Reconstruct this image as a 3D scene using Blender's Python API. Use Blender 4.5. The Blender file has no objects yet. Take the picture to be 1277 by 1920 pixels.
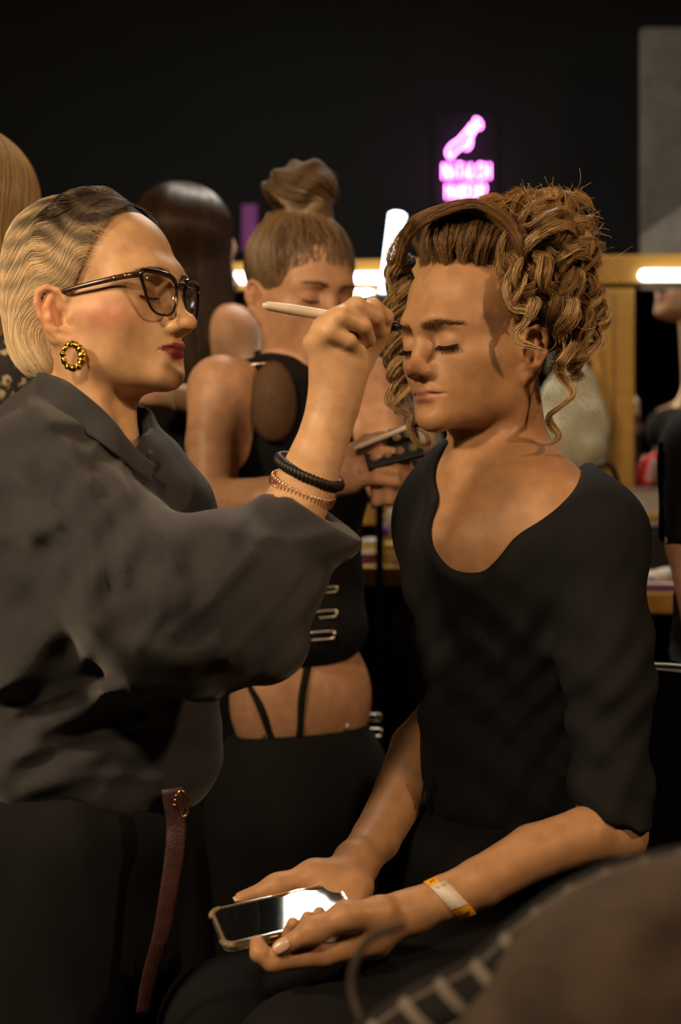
import bpy, math, random
import numpy as np
from mathutils import Vector, Matrix, Euler

# ------------------------------------------------------------------ camera, world, lights, exposure
SC = bpy.context.scene
COL = SC.collection
FPX, CW, CH, CAMZ = 2660.0, 1277.0, 1920.0, 1.25

cam_d = bpy.data.cameras.new('camera')
cam = bpy.data.objects.new('camera', cam_d)
COL.objects.link(cam)
cam.location = (0, 0, CAMZ)
cam.rotation_euler = (math.pi / 2, 0, 0)
cam_d.sensor_fit = 'VERTICAL'
cam_d.sensor_height = 36.0
cam_d.sensor_width = 24.0
cam_d.lens = FPX / CH * 36.0
cam_d.clip_start = 0.05
cam_d.dof.use_dof = True
cam_d.dof.focus_distance = 1.56
cam_d.dof.aperture_fstop = 3.4
SC.camera = cam

SC.view_settings.view_transform = 'Standard'
SC.view_settings.look = 'None'
SC.view_settings.exposure = 0.0
SC.view_settings.gamma = 1.0
SC.view_settings.use_curve_mapping = False

world = bpy.data.worlds.new('world')
SC.world = world
world.use_nodes = True
world.node_tree.nodes['Background'].inputs[0].default_value = (1.0, 0.86, 0.72, 1)
world.node_tree.nodes['Background'].inputs[1].default_value = 0.010


def lamp(name, kind, loc, target, energy, color, size=0.2, size_y=None):
    d = bpy.data.lights.new(name, kind)
    d.energy = energy
    d.color = color
    if kind == 'AREA':
        d.shape = 'RECTANGLE' if size_y else 'DISK'
        d.size = size
        if size_y:
            d.size_y = size_y
    o = bpy.data.objects.new(name, d)
    COL.objects.link(o)
    o.location = loc
    o.rotation_euler = (Vector(target) - Vector(loc)).to_track_quat('-Z', 'Y').to_euler()
    return o


# make-up lamps of the neighbouring stations, beside and behind the camera
lamp('make_up_lamp', 'AREA', (-0.72, -0.50, 2.52), (-0.1, 1.6, 1.3), 31, (1.0, 0.68, 0.41), 0.30)
lamp('make_up_lamp', 'AREA', (-1.55, 0.65, 2.25), (-0.2, 1.55, 1.4), 30, (1.0, 0.70, 0.42), 0.25)
lamp('make_up_lamp', 'AREA', (1.60, 0.40, 2.25), (0.1, 1.6, 1.25), 19, (1.0, 0.62, 0.34), 0.13)


# ------------------------------------------------------------------ helpers
def P(px, py, d):
    """photo pixel + real distance along the view axis -> point in the room"""
    return np.array([(px - CW / 2) / FPX * d, d, CAMZ - (py - CH / 2) / FPX * d])


def nrm(v):
    v = np.asarray(v, float)
    return v / (np.linalg.norm(v) + 1e-12)


def rotm(ax, deg):
    return np.array(Matrix.Rotation(math.radians(deg), 3, ax))


class Sdf:
    """list of smooth set operations on rounded shapes, turned into one closed mesh"""

    def __init__(self):
        self.ops = []
        self.R = np.eye(3)
        self.t = np.zeros(3)
        self.s = 1.0

    def frame(self, R=None, t=None, s=1.0):
        self.R = np.eye(3) if R is None else np.asarray(R, float)
        self.t = np.zeros(3) if t is None else np.asarray(t, float)
        self.s = s
        return self

    def w(self, p):
        return self.R @ (np.asarray(p, float) * self.s) + self.t

    def add(self, f, k, mode='u'):
        self.ops.append((f, k * self.s, mode))

    def ell(self, c, r, k=0.01, mode='u', rot=None):
        c = self.w(c)
        Q = self.R if rot is None else self.R @ np.asarray(rot)
        Q = Q.astype(np.float32)
        r = (np.asarray(r, float) * self.s).astype(np.float32)
        c = c.astype(np.float32)

        def f(p):
            q = (p - c) @ Q
            a = q / r
            b = a / r
            k0 = np.sqrt((a * a).sum(-1))
            k1 = np.sqrt((b * b).sum(-1)) + 1e-6
            return k0 * (k0 - 1) / k1
        self.add(f, k, mode)

    def cap(self, a, b, ra, rb, k=0.01, mode='u', flat=None):
        """rounded cone a->b; flat = (direction, factor) squashes it along a direction"""
        A, B = self.w(a), self.w(b)
        ra, rb = ra * self.s, rb * self.s
        d = B - A
        L2 = float(d @ d) + 1e-12
        A32, d32 = A.astype(np.float32), d.astype(np.float32)
        if flat is not None:
            n = (self.R @ nrm(flat[0])).astype(np.float32)
            g = np.float32(1.0 / flat[1] - 1.0)
            dn = float(d32 @ n)

            def f(p):
                q = p - A32
                h = np.clip(q @ d32 / L2, 0, 1)
                q = q - h[..., None] * d32
                q = q + (q @ n * g)[..., None] * n
                return (np.sqrt((q * q).sum(-1)) - (ra + (rb - ra) * h)) * np.float32(flat[1] ** 0.5)
        else:
            def f(p):
                q = p - A32
                h = np.clip(q @ d32 / L2, 0, 1)
                q = q - h[..., None] * d32
                return np.sqrt((q * q).sum(-1)) - (ra + (rb - ra) * h)
        self.add(f, k, mode)

    def path(self, pts, rad, k=0.006, mode='u', flat=None, k0=None):
        rad = [rad] * len(pts) if np.isscalar(rad) else rad
        for i in range(len(pts) - 1):
            self.cap(pts[i], pts[i + 1], rad[i], rad[i + 1], k if (i or k0 is None) else k0, mode, flat)

    def box(self, c, half, rnd=0.004, k=0.005, mode='u', rot=None):
        c = self.w(c).astype(np.float32)
        Q = (self.R if rot is None else self.R @ np.asarray(rot)).astype(np.float32)
        hb = (np.asarray(half, float) * self.s - rnd).astype(np.float32)

        def f(p):
            q = np.abs((p - c) @ Q) - hb
            return np.sqrt((np.maximum(q, 0) ** 2).sum(-1)) + np.minimum(q.max(-1), 0) - rnd
        self.add(f, k, mode)

    def plane(self, c, n, k=0.004):
        """cut away everything on the side n points to"""
        c = self.w(c).astype(np.float32)
        n = (self.R @ nrm(n)).astype(np.float32)
        self.add(lambda p: -((p - c) @ n), k, 'cut')

    def snip(self, a, b, r, c, n, k=0.003):
        """cut the side n points to, but only within a capsule a-b of radius r"""
        A, d = self.w(a).astype(np.float32), (self.w(b) - self.w(a)).astype(np.float32)
        L2 = float(d @ d)
        c = self.w(c).astype(np.float32)
        n = (self.R @ nrm(n)).astype(np.float32)

        def f(p):
            q = p - A
            h = np.clip(q @ d / L2, 0, 1)
            q = q - h[..., None] * d
            return np.maximum(np.sqrt((q * q).sum(-1)) - r, -((p - c) @ n))
        self.add(f, k, 's')

    def warp(self, fn):
        self.ops.append((fn, 0, 'f'))

    def ev(self, p, cen=None, rad=0):
        """p (B,n,3); cen (B,3) used for culling"""
        d = np.full(p.shape[:-1], 0.5, np.float32)
        for f, k, mode in self.ops:
            if mode == 'f':
                d = f(p, d)
                continue
            if cen is not None:
                sel = f(cen) < rad * 2.0 + k
                if not sel.any():
                    continue
                e = f(p[sel])
                a = d[sel]
            else:
                sel = slice(None)
                e = f(p)
                a = d
            k = max(k, 1e-5)
            if mode == 'u':
                h = np.clip(0.5 + 0.5 * (e - a) / k, 0, 1)
                d[sel] = e + (a - e) * h - k * h * (1 - h)
            else:                      # subtract
                e = -e
                h = np.clip(0.5 - 0.5 * (e - a) / k, 0, 1)
                d[sel] = e + (a - e) * h + k * h * (1 - h)
        return d

    def mesh(self, lo, hi, h, band=1.5):
        """surface nets -> verts, quads"""
        lo = np.asarray(lo, float)
        n = np.ceil((np.asarray(hi, float) - lo) / h / 8).astype(int)
        bi = np.stack(np.meshgrid(*[np.arange(m) for m in n], indexing='ij'), -1).reshape(-1, 3)
        cen = (lo + (bi * 8 + 3.5) * h).astype(np.float32)
        R = 8 * h * 0.87
        dc = self.ev(cen[:, None, :], cen, R)[:, 0]
        act = np.abs(dc) < R * band + 0.004
        val = np.repeat(np.repeat(np.repeat(np.where(dc < 0, -1, 1).astype(np.float32).reshape(n), 8, 0), 8, 1), 8, 2)
        loc = (np.stack(np.meshgrid(*[np.arange(8)] * 3, indexing='ij'), -1).reshape(-1, 3) * h).astype(np.float32)
        ab, ac = bi[act], cen[act]
        V6 = val.reshape(n[0], 8, n[1], 8, n[2], 8)
        for i in range(0, len(ab), 1500):
            b = ab[i:i + 1500]
            base = (lo + b * 8 * h).astype(np.float32)
            d = self.ev(base[:, None, :] + loc[None], ac[i:i + 1500], R)
            V6[b[:, 0], :, b[:, 1], :, b[:, 2], :] = d.reshape(-1, 8, 8, 8)
        neg = val < 0
        s = [slice(0, -1), slice(1, None)]
        cnt = np.zeros(np.array(val.shape) - 1, np.int8)
        for i in (0, 1):
            for j in (0, 1):
                for k in (0, 1):
                    cnt += neg[s[i], s[j], s[k]]
        cells = np.argwhere((cnt > 0) & (cnt < 8))
        del cnt
        acc = np.zeros((len(cells), 3))
        num = np.zeros(len(cells))
        corner = lambda o: val[cells[:, 0] + o[0], cells[:, 1] + o[1], cells[:, 2] + o[2]]
        for ax in range(3):
            for u in (0, 1):
                for v in (0, 1):
                    o0 = [u, v]
                    o0.insert(ax, 0)
                    o1 = [u, v]
                    o1.insert(ax, 1)
                    a, b = corner(o0), corner(o1)
                    m = (a < 0) != (b < 0)
                    t = np.where(m, a / np.where(m, a - b, 1), 0)
                    pt = np.tile(np.array(o0, float), (len(cells), 1))
                    pt[:, ax] = t
                    acc += pt * m[:, None]
                    num += m
        verts = lo + (cells + acc / num[:, None]) * h
        idx = np.full(np.array(val.shape) - 1, -1, np.int32)
        idx[cells[:, 0], cells[:, 1], cells[:, 2]] = np.arange(len(cells))
        quads = []
        for ax in range(3):
            sa = [slice(1, -1)] * 3
            sb = [slice(1, -1)] * 3
            sa[ax] = slice(0, -1)
            sb[ax] = slice(1, None)
            A, B = neg[tuple(sa)], neg[tuple(sb)]
            for flip, m in ((False, A & ~B), (True, ~A & B)):
                e = np.argwhere(m)
                if not len(e):
                    continue
                e = e + 1
                e[:, ax] -= 1
                u, v = (ax + 1) % 3, (ax + 2) % 3
                q = []
                for du, dv in ((0, 0), (-1, 0), (-1, -1), (0, -1)):
                    c = e.copy()
                    c[:, u] += du
                    c[:, v] += dv
                    q.append(idx[c[:, 0], c[:, 1], c[:, 2]])
                q = np.stack(q, 1)
                if flip:
                    q = q[:, ::-1]
                quads.append(q)
        quads = np.concatenate(quads)
        quads = quads[(quads >= 0).all(1)]
        return verts.astype(np.float32), quads.astype(np.int32)


def tag(o, label, cat, group=None, kind=None):
    if label:
        o['label'] = label
    if cat:
        o['category'] = cat
    if group:
        o['group'] = group
    if kind:
        o['kind'] = kind
    return o


def make(name, verts, faces, mat=None, parent=None, smooth=True, colors=None, kind=None):
    """verts (N,3), faces (M,k) array or list -> one mesh object (world coordinates)"""
    me = bpy.data.meshes.new(name)
    if isinstance(faces, np.ndarray):
        verts = np.asarray(verts, np.float32)
        k = faces.shape[1]
        me.vertices.add(len(verts))
        me.vertices.foreach_set('co', verts.ravel())
        me.loops.add(faces.size)
        me.loops.foreach_set('vertex_index', faces.astype(np.int32).ravel())
        me.polygons.add(len(faces))
        me.polygons.foreach_set('loop_start', np.arange(0, faces.size, k, dtype=np.int32))
        me.update(calc_edges=True)
    else:
        me.from_pydata([tuple(map(float, v)) for v in verts], [], [tuple(map(int, f)) for f in faces])
    if smooth:
        me.polygons.foreach_set('use_smooth', np.ones(len(me.polygons), bool))
    if colors is not None:
        at = me.color_attributes.new('Col', 'FLOAT_COLOR', 'POINT')
        c = np.ones((len(me.vertices), 4), np.float32)
        c[:, :3] = colors
        at.data.foreach_set('color', c.ravel())
    if mat is not None:
        me.materials.append(mat)
    o = bpy.data.objects.new(name, me)
    COL.objects.link(o)
    if parent is not None:
        o.parent = parent
        o.matrix_parent_inverse = parent.matrix_world.inverted()
    if kind:
        o['kind'] = kind
    return o


def empty(name, loc):
    o = bpy.data.objects.new(name, None)
    o.empty_display_size = 0.05
    COL.objects.link(o)
    o.location = [float(c) for c in loc]
    o.matrix_world = Matrix.Translation(o.location)
    return o


def spline(pts, n, closed=False):
    """Catmull-Rom through pts resampled to n points"""
    p = np.asarray(pts, float)
    m = len(p)
    if closed:
        q = np.concatenate([p[-1:], p, p[:2]])
        segs = m
    else:
        q = np.concatenate([2 * p[:1] - p[1:2], p, 2 * p[-1:] - p[-2:-1]])
        segs = m - 1
    fine = []
    t = np.linspace(0, 1, 24, endpoint=False)[:, None]
    for i in range(segs):
        a, b, c, d = q[i], q[i + 1], q[i + 2], q[i + 3]
        fine.append(0.5 * (2 * b + (c - a) * t + (2 * a - 5 * b + 4 * c - d) * t ** 2 + (3 * b - a - 3 * c + d) * t ** 3))
    fine.append(p[:1] if closed else p[-1:])
    fine = np.concatenate(fine)
    s = np.concatenate([[0], np.cumsum(np.linalg.norm(np.diff(fine[:, :3], axis=0), axis=1))])
    x = np.linspace(0, s[-1], n, endpoint=not closed)
    return np.stack([np.interp(x, s, fine[:, i]) for i in range(p.shape[1])], 1)


def frames(g):
    """parallel-transported normals along polyline g (T,3)"""
    t = np.gradient(g, axis=0)
    t /= np.linalg.norm(t, axis=1, keepdims=True) + 1e-9
    n = np.zeros_like(g)
    ref = np.array([0.0, 0, 1]) if abs(t[0, 2]) < 0.9 else np.array([1.0, 0, 0])
    v = nrm(ref - t[0] * (ref @ t[0]))
    for i in range(len(g)):
        v = nrm(v - t[i] * (v @ t[i]))
        n[i] = v
    return t, n, np.cross(t, n)


def tube(g, rad, sides=10, caps=True, flat=None):
    """tube along polyline; rad scalar or (T,); flat=(factor, direction) squashes the section"""
    g = np.asarray(g, float)
    T = len(g)
    t, n, b = frames(g)
    if flat is not None:
        d = np.asarray(flat[1], float)
        n = d - t * (t @ d)[:, None]
        n /= np.linalg.norm(n, axis=1, keepdims=True) + 1e-9
        b = np.cross(t, n)
    rad = np.broadcast_to(np.asarray(rad, float), (T,))
    a = np.arange(sides) / sides * 2 * math.pi
    ca, sa = np.cos(a)[None, :, None], np.sin(a)[None, :, None]
    if flat is not None:
        ca = ca * flat[0]
    v = g[:, None, :] + rad[:, None, None] * (ca * n[:, None, :] + sa * b[:, None, :])
    v = v.reshape(-1, 3)
    i = np.arange(T - 1)[:, None] * sides
    j = np.arange(sides)[None]
    j2 = (j + 1) % sides
    f = np.stack([i + j, i + j2, i + sides + j2, i + sides + j], -1).reshape(-1, 4)
    faces = f.tolist()
    if caps:
        faces.append(list(range(sides))[::-1])
        faces.append([(T - 1) * sides + q for q in range(sides)])
    return v, faces


def ring(g, rad, sides=8):
    """closed tube along closed polyline"""
    g = np.asarray(g, float)
    T = len(g)
    t = np.roll(g, -1, 0) - np.roll(g, 1, 0)
    t /= np.linalg.norm(t, axis=1, keepdims=True)
    c = g.mean(0)
    n = g - c
    n -= t * (n * t).sum(1, keepdims=True)
    n /= np.linalg.norm(n, axis=1, keepdims=True) + 1e-9
    b = np.cross(t, n)
    rad = np.broadcast_to(np.asarray(rad, float), (T,))
    a = np.arange(sides) / sides * 2 * math.pi
    v = g[:, None] + rad[:, None, None] * (np.cos(a)[None, :, None] * n[:, None] + np.sin(a)[None, :, None] * b[:, None])
    i = np.arange(T)[:, None] * sides
    i2 = (np.arange(T)[:, None] + 1) % T * sides
    j = np.arange(sides)[None]
    j2 = (j + 1) % sides
    f = np.stack([i + j, i + j2, i2 + j2, i2 + j], -1).reshape(-1, 4)
    return v.reshape(-1, 3), f.tolist()


def strands(pts, rad, col):
    """pts (S,T,3), rad (S,T), col (S,T,3) -> three-sided tubes of all strands as arrays"""
    S, T, _ = pts.shape
    t = np.gradient(pts, axis=1)
    t /= np.linalg.norm(t, axis=2, keepdims=True) + 1e-9
    ref = np.array([0.31, -0.81, 0.5])
    n = np.cross(t, ref)
    n /= np.linalg.norm(n, axis=2, keepdims=True) + 1e-9
    b = np.cross(t, n)
    a = np.arange(3) / 3 * 2 * math.pi
    v = pts[:, :, None] + rad[:, :, None, None] * (np.cos(a)[None, None, :, None] * n[:, :, None] + np.sin(a)[None, None, :, None] * b[:, :, None])
    i = (np.arange(S)[:, None, None] * T + np.arange(T - 1)[None, :, None]) * 3
    j = np.arange(3)[None, None]
    j2 = (j + 1) % 3
    f = np.stack([i + j, i + j2, i + 3 + j2, i + 3 + j], -1).reshape(-1, 4)
    c = np.repeat(col[:, :, None, :], 3, 2)
    return v.reshape(-1, 3), f, c.reshape(-1, 3)


def merge(parts):
    """[(verts, quads[, colors])] arrays -> one"""
    V, F, C, n = [], [], [], 0
    for p in parts:
        V.append(np.asarray(p[0]))
        F.append(np.asarray(p[1]) + n)
        if len(p) > 2:
            C.append(p[2])
        n += len(p[0])
    return np.concatenate(V), np.concatenate(F), (np.concatenate(C) if C else None)


def merge_list(parts):
    V, F, n = [], [], 0
    for v, f in parts:
        V.extend([tuple(q) for q in v])
        F.extend([[i + n for i in q] for q in f])
        n += len(v)
    return V, F


def boxv(c, half, rot=None):
    c, h = np.asarray(c, float), np.asarray(half, float)
    v = np.array([[x, y, z] for x in (-1, 1) for y in (-1, 1) for z in (-1, 1)]) * h
    if rot is not None:
        v = v @ np.asarray(rot).T
    f = [[0, 1, 3, 2], [4, 6, 7, 5], [0, 4, 5, 1], [2, 3, 7, 6], [0, 2, 6, 4], [1, 5, 7, 3]]
    return v + c, f


def rbox(name, c, half, mat, parent=None, rot=None, bevel=0.004, seg=2):
    """bevelled box object"""
    v, f = boxv(c, half, rot)
    o = make(name, v, f, mat, parent, smooth=False)
    if bevel:
        m = o.modifiers.new('bevel', 'BEVEL')
        m.width = bevel
        m.segments = seg
    return o


def lathe(prof, c, sides=20, axis=(0, 0, 1), cap=True):
    """prof [(r, z)] revolved around axis through c"""
    ax = nrm(axis)
    u = nrm(np.cross(ax, [0.3, 1, 0.2]))
    w = np.cross(ax, u)
    a = np.arange(sides) / sides * 2 * math.pi
    v = []
    for r, z in prof:
        v.append(np.asarray(c) + ax * z + r * (np.cos(a)[:, None] * u + np.sin(a)[:, None] * w))
    f = []
    for i in range(len(prof) - 1):
        for j in range(sides):
            j2 = (j + 1) % sides
            f.append([i * sides + j, i * sides + j2, (i + 1) * sides + j2, (i + 1) * sides + j])
    if cap:
        f.append(list(range(sides))[::-1])
        f.append([(len(prof) - 1) * sides + j for j in range(sides)])
    return np.concatenate(v), f


# ------------------------------------------------------------------ materials (all procedural)
def new_mat(name):
    m = bpy.data.materials.new(name)
    m.use_nodes = True
    return m, m.node_tree, m.node_tree.nodes['Principled BSDF']


def noise_col(nt, c1, c2, scale, detail=3, coord='Object'):
    tc = nt.nodes.new('ShaderNodeTexCoord')
    n = nt.nodes.new('ShaderNodeTexNoise')
    n.inputs['Scale'].default_value = scale
    n.inputs['Detail'].default_value = detail
    r = nt.nodes.new('ShaderNodeValToRGB')
    r.color_ramp.elements[0].position = 0.35
    r.color_ramp.elements[1].position = 0.65
    r.color_ramp.elements[0].color = (*c1, 1)
    r.color_ramp.elements[1].color = (*c2, 1)
    nt.links.new(tc.outputs[coord], n.inputs['Vector'])
    nt.links.new(n.outputs['Fac'], r.inputs['Fac'])
    return r, n


def bump(nt, bs, scale, strength, dist=0.002, detail=4):
    tc = nt.nodes.new('ShaderNodeTexCoord')
    n = nt.nodes.new('ShaderNodeTexNoise')
    n.inputs['Scale'].default_value = scale
    n.inputs['Detail'].default_value = detail
    b = nt.nodes.new('ShaderNodeBump')
    b.inputs['Strength'].default_value = strength
    b.inputs['Distance'].default_value = dist
    nt.links.new(tc.outputs['Object'], n.inputs['Vector'])
    nt.links.new(n.outputs['Fac'], b.inputs['Height'])
    nt.links.new(b.outputs['Normal'], bs.inputs['Normal'])


def plain(name, c, rough=0.5, metal=0.0, c2=None, scale=30, bmp=0.0, spec=0.5, emit=None, es=0.0, trans=0.0, ior=1.45, bscale=None):
    m, nt, bs = new_mat(name)
    c2 = c2 or tuple(x * 0.85 for x in c)
    r, _ = noise_col(nt, c, c2, scale)
    nt.links.new(r.outputs['Color'], bs.inputs['Base Color'])
    bs.inputs['Roughness'].default_value = rough
    bs.inputs['Metallic'].default_value = metal
    bs.inputs['Specular IOR Level'].default_value = spec
    bs.inputs['IOR'].default_value = ior
    if trans:
        bs.inputs['Transmission Weight'].default_value = trans
    if emit:
        bs.inputs['Emission Color'].default_value = (*emit, 1)
        bs.inputs['Emission Strength'].default_value = es
    if bmp:
        bump(nt, bs, bscale or scale * 6, bmp)
    return m


def skin_mat(name):
    m, nt, bs = new_mat(name)
    at = nt.nodes.new('ShaderNodeAttribute')
    at.attribute_name = 'Col'
    r, _ = noise_col(nt, (0.86, 0.84, 0.82), (1.06, 1.03, 1.02), 55, 5)
    mx = nt.nodes.new('ShaderNodeMixRGB')
    mx.blend_type = 'MULTIPLY'
    mx.inputs[0].default_value = 1.0
    nt.links.new(at.outputs['Color'], mx.inputs[1])
    nt.links.new(r.outputs['Color'], mx.inputs[2])
    nt.links.new(mx.outputs[0], bs.inputs['Base Color'])
    bs.inputs['Roughness'].default_value = 0.47
    bs.inputs['Specular IOR Level'].default_value = 0.35
    bs.inputs['Subsurface Weight'].default_value = 0.25
    bs.inputs['Subsurface Radius'].default_value = (1.0, 0.35, 0.18)
    bs.inputs['Subsurface Scale'].default_value = 0.006
    bump(nt, bs, 900, 0.10, 0.0006, 3)
    return m


def hair_mat(name, rough=0.36, trans=0.30):
    m, nt, bs = new_mat(name)
    at = nt.nodes.new('ShaderNodeAttribute')
    at.attribute_name = 'Col'
    nt.links.new(at.outputs['Color'], bs.inputs['Base Color'])
    bs.inputs['Roughness'].default_value = rough
    bs.inputs['Specular IOR Level'].default_value = 0.55
    tr = nt.nodes.new('ShaderNodeBsdfTranslucent')
    nt.links.new(at.outputs['Color'], tr.inputs['Color'])
    mx = nt.nodes.new('ShaderNodeMixShader')
    mx.inputs[0].default_value = trans
    out = nt.nodes['Material Output']
    nt.links.new(bs.outputs[0], mx.inputs[1])
    nt.links.new(tr.outputs[0], mx.inputs[2])
    nt.links.new(mx.outputs[0], out.inputs['Surface'])
    return m


def cloth_mat(name, c, rough=0.85, weave=700, c2=None, sheen=0.0):
    m, nt, bs = new_mat(name)
    r, _ = noise_col(nt, c, c2 or tuple(x * 0.75 for x in c), 18, 4)
    nt.links.new(r.outputs['Color'], bs.inputs['Base Color'])
    bs.inputs['Roughness'].default_value = rough
    bs.inputs['Specular IOR Level'].default_value = 0.25
    bs.inputs['Sheen Weight'].default_value = sheen
    bump(nt, bs, weave, 0.25, 0.001, 2)
    return m


def lens_mat(name):
    m, nt, bs = new_mat(name)
    tr = nt.nodes.new('ShaderNodeBsdfTransparent')
    tr.inputs[0].default_value = (0.93, 0.92, 0.90, 1)
    gl = nt.nodes.new('ShaderNodeBsdfGlossy')
    gl.inputs['Roughness'].default_value = 0.02
    mx = nt.nodes.new('ShaderNodeMixShader')
    mx.inputs[0].default_value = 0.11
    nt.links.new(tr.outputs[0], mx.inputs[1])
    nt.links.new(gl.outputs[0], mx.inputs[2])
    nt.links.new(mx.outputs[0], nt.nodes['Material Output'].inputs['Surface'])
    return m


M = {}
M['skin'] = skin_mat('skin')
M['hair'] = hair_mat('hair')


# ------------------------------------------------------------------ people: heads, hands, limbs
def head_frame(face_dir, pitch=0.0, roll=0.0):
    """columns = person's left, forward, up; face_dir in the ground plane, pitch>0 looks up, roll>0 leans to own left"""
    f = nrm([face_dir[0], face_dir[1], 0])
    l = np.array([-f[1], f[0], 0])
    R = np.stack([l, f, np.array([0, 0, 1.0])], 1)
    return R @ rotm('X', pitch) @ rotm('Y', -roll)


def seat_head(R, s, feature, px, py, d):
    """origin of a head whose local feature point shows at a pixel at distance d"""
    return P(px, py, d) - R @ (np.asarray(feature, float) * s)


def zmap(zl):
    """lower-face proportions: heights of nose tip, mouth and chin below the eyes"""
    a = (0.0425, 0.0733, 0.115)
    if np.isscalar(zl):
        zl = tuple(x * zl for x in a)
    return lambda z: z if z >= 0 else float(np.interp(-z, (0,) + a + (0.2,), (0,) + tuple(zl) + (zl[2] + 0.085,))) * -1.0


def head(S, R, t, s=1.0, zl=1.0, nose=0.0, brow=0.0, ears=True, jaw=1.0, lip=1.0, ear_s=1.0, hollow=0.0):
    """adds a head to Sdf S. local axes: x left, y forward, z up, origin mid-head at eye level"""
    S.frame(R, t, s)
    Z = zmap(zl)
    S.ell((0, -0.020, 0.042), (0.073, 0.094, 0.080), 0.01)
    S.ell((0, 0.026, 0.046), (0.060, 0.056, 0.052), 0.03)
    S.ell((0, 0.020, Z(-0.030)), (0.058, 0.062, 0.066), 0.03)
    for x in (1, -1):
        S.cap((x * 0.054 * jaw, -0.006, Z(-0.050)), (x * 0.047 * jaw, 0.012, Z(-0.080)), 0.019, 0.016, 0.03)
        S.cap((x * 0.047 * jaw, 0.012, Z(-0.080)), (x * 0.013 * jaw, 0.070, Z(-0.100)), 0.016, 0.013, 0.022)
        S.ell((x * 0.043, 0.046, Z(-0.028)), (0.020, 0.022, 0.018), 0.035)
        S.cap((x * 0.050, 0.030, -0.018), (x * 0.062, -0.006, -0.014), 0.008, 0.007, 0.03)
        S.ell((x * 0.038, 0.030, Z(-0.058)), (0.018, 0.026, 0.027), 0.03)
    S.ell((0, 0.074, Z(-0.100)), (0.019, 0.015, 0.015), 0.018)
    S.ell((0, 0.064, Z(-0.068)), (0.030, 0.027, 0.029), 0.022)
    # brow ridge
    S.path([(-0.046, 0.0580, 0.016), (-0.022, 0.0755 + brow, 0.0195), (0, 0.0785 + brow, 0.016), (0.022, 0.0755 + brow, 0.0195), (0.046, 0.0580, 0.016)],
           [0.008, 0.009, 0.008, 0.009, 0.008], 0.03)
    for x in (1, -1):
        S.ell((x * 0.029, 0.0970, 0.000), (0.0190, 0.0185, 0.0125), 0.016, 's')
        S.ell((x * 0.0165, 0.0930, 0.003), (0.0050, 0.0100, 0.0090), 0.010, 's')
        if hollow:
            S.ell((x * 0.062, 0.050, Z(-0.062)), (0.012, 0.024, 0.022), 0.02, 's')
        S.ell((x * 0.0315, 0.0690, -0.003), (0.0155, 0.0130, 0.0115), 0.007)
    # nose
    S.path([(0, 0.0795, 0.014), (0, 0.0905 + nose * 0.5, Z(-0.014)), (0, 0.1065 + nose, Z(-0.040))], [0.0060, 0.0064, 0.0072], 0.016)
    S.ell((0, 0.1080 + nose, Z(-0.0425)), (0.0088, 0.0090, 0.0080), 0.009)
    for x in (1, -1):
        S.ell((x * 0.0115, 0.0945 + nose * 0.6, Z(-0.0465)), (0.0068, 0.0105, 0.0072), 0.009)
        S.ell((x * 0.0068, 0.1015 + nose * 0.8, Z(-0.0545)), (0.0036, 0.0065, 0.0042), 0.003, 's')
    S.cap((0, 0.094, Z(-0.052)), (0, 0.093, Z(-0.062)), 0.0015, 0.002, 0.004, 's')
    # lips
    L = lip
    S.path([(-0.0235, 0.0775, Z(-0.0715)), (-0.010, 0.0885, Z(-0.0680)), (0, 0.0900, Z(-0.0692)), (0.010, 0.0885, Z(-0.0680)), (0.0235, 0.0775, Z(-0.0715))],
           [0.0026, 0.0046 * L, 0.0044 * L, 0.0046 * L, 0.0026], 0.0045)
    S.path([(-0.0205, 0.0780, Z(-0.0745)), (-0.008, 0.0860, Z(-0.0785)), (0.008, 0.0860, Z(-0.0785)), (0.0205, 0.0780, Z(-0.0745))],
           [0.0028, 0.0056 * L, 0.0056 * L, 0.0028], 0.0045)
    S.path([(-0.026, 0.0785, Z(-0.0725)), (-0.010, 0.0945, Z(-0.0728)), (0, 0.0960, Z(-0.0735)), (0.010, 0.0945, Z(-0.0728)), (0.026, 0.0785, Z(-0.0725))],
           [0.0010, 0.0016, 0.0016, 0.0016, 0.0010], 0.0022, 's')
    S.ell((0, 0.098, Z(-0.0885)), (0.016, 0.011, 0.006), 0.012, 's')
    if ears:
        for x in (1, -1):
            ear(S, R, t, s, x, ear_s)
    S.frame()


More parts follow.
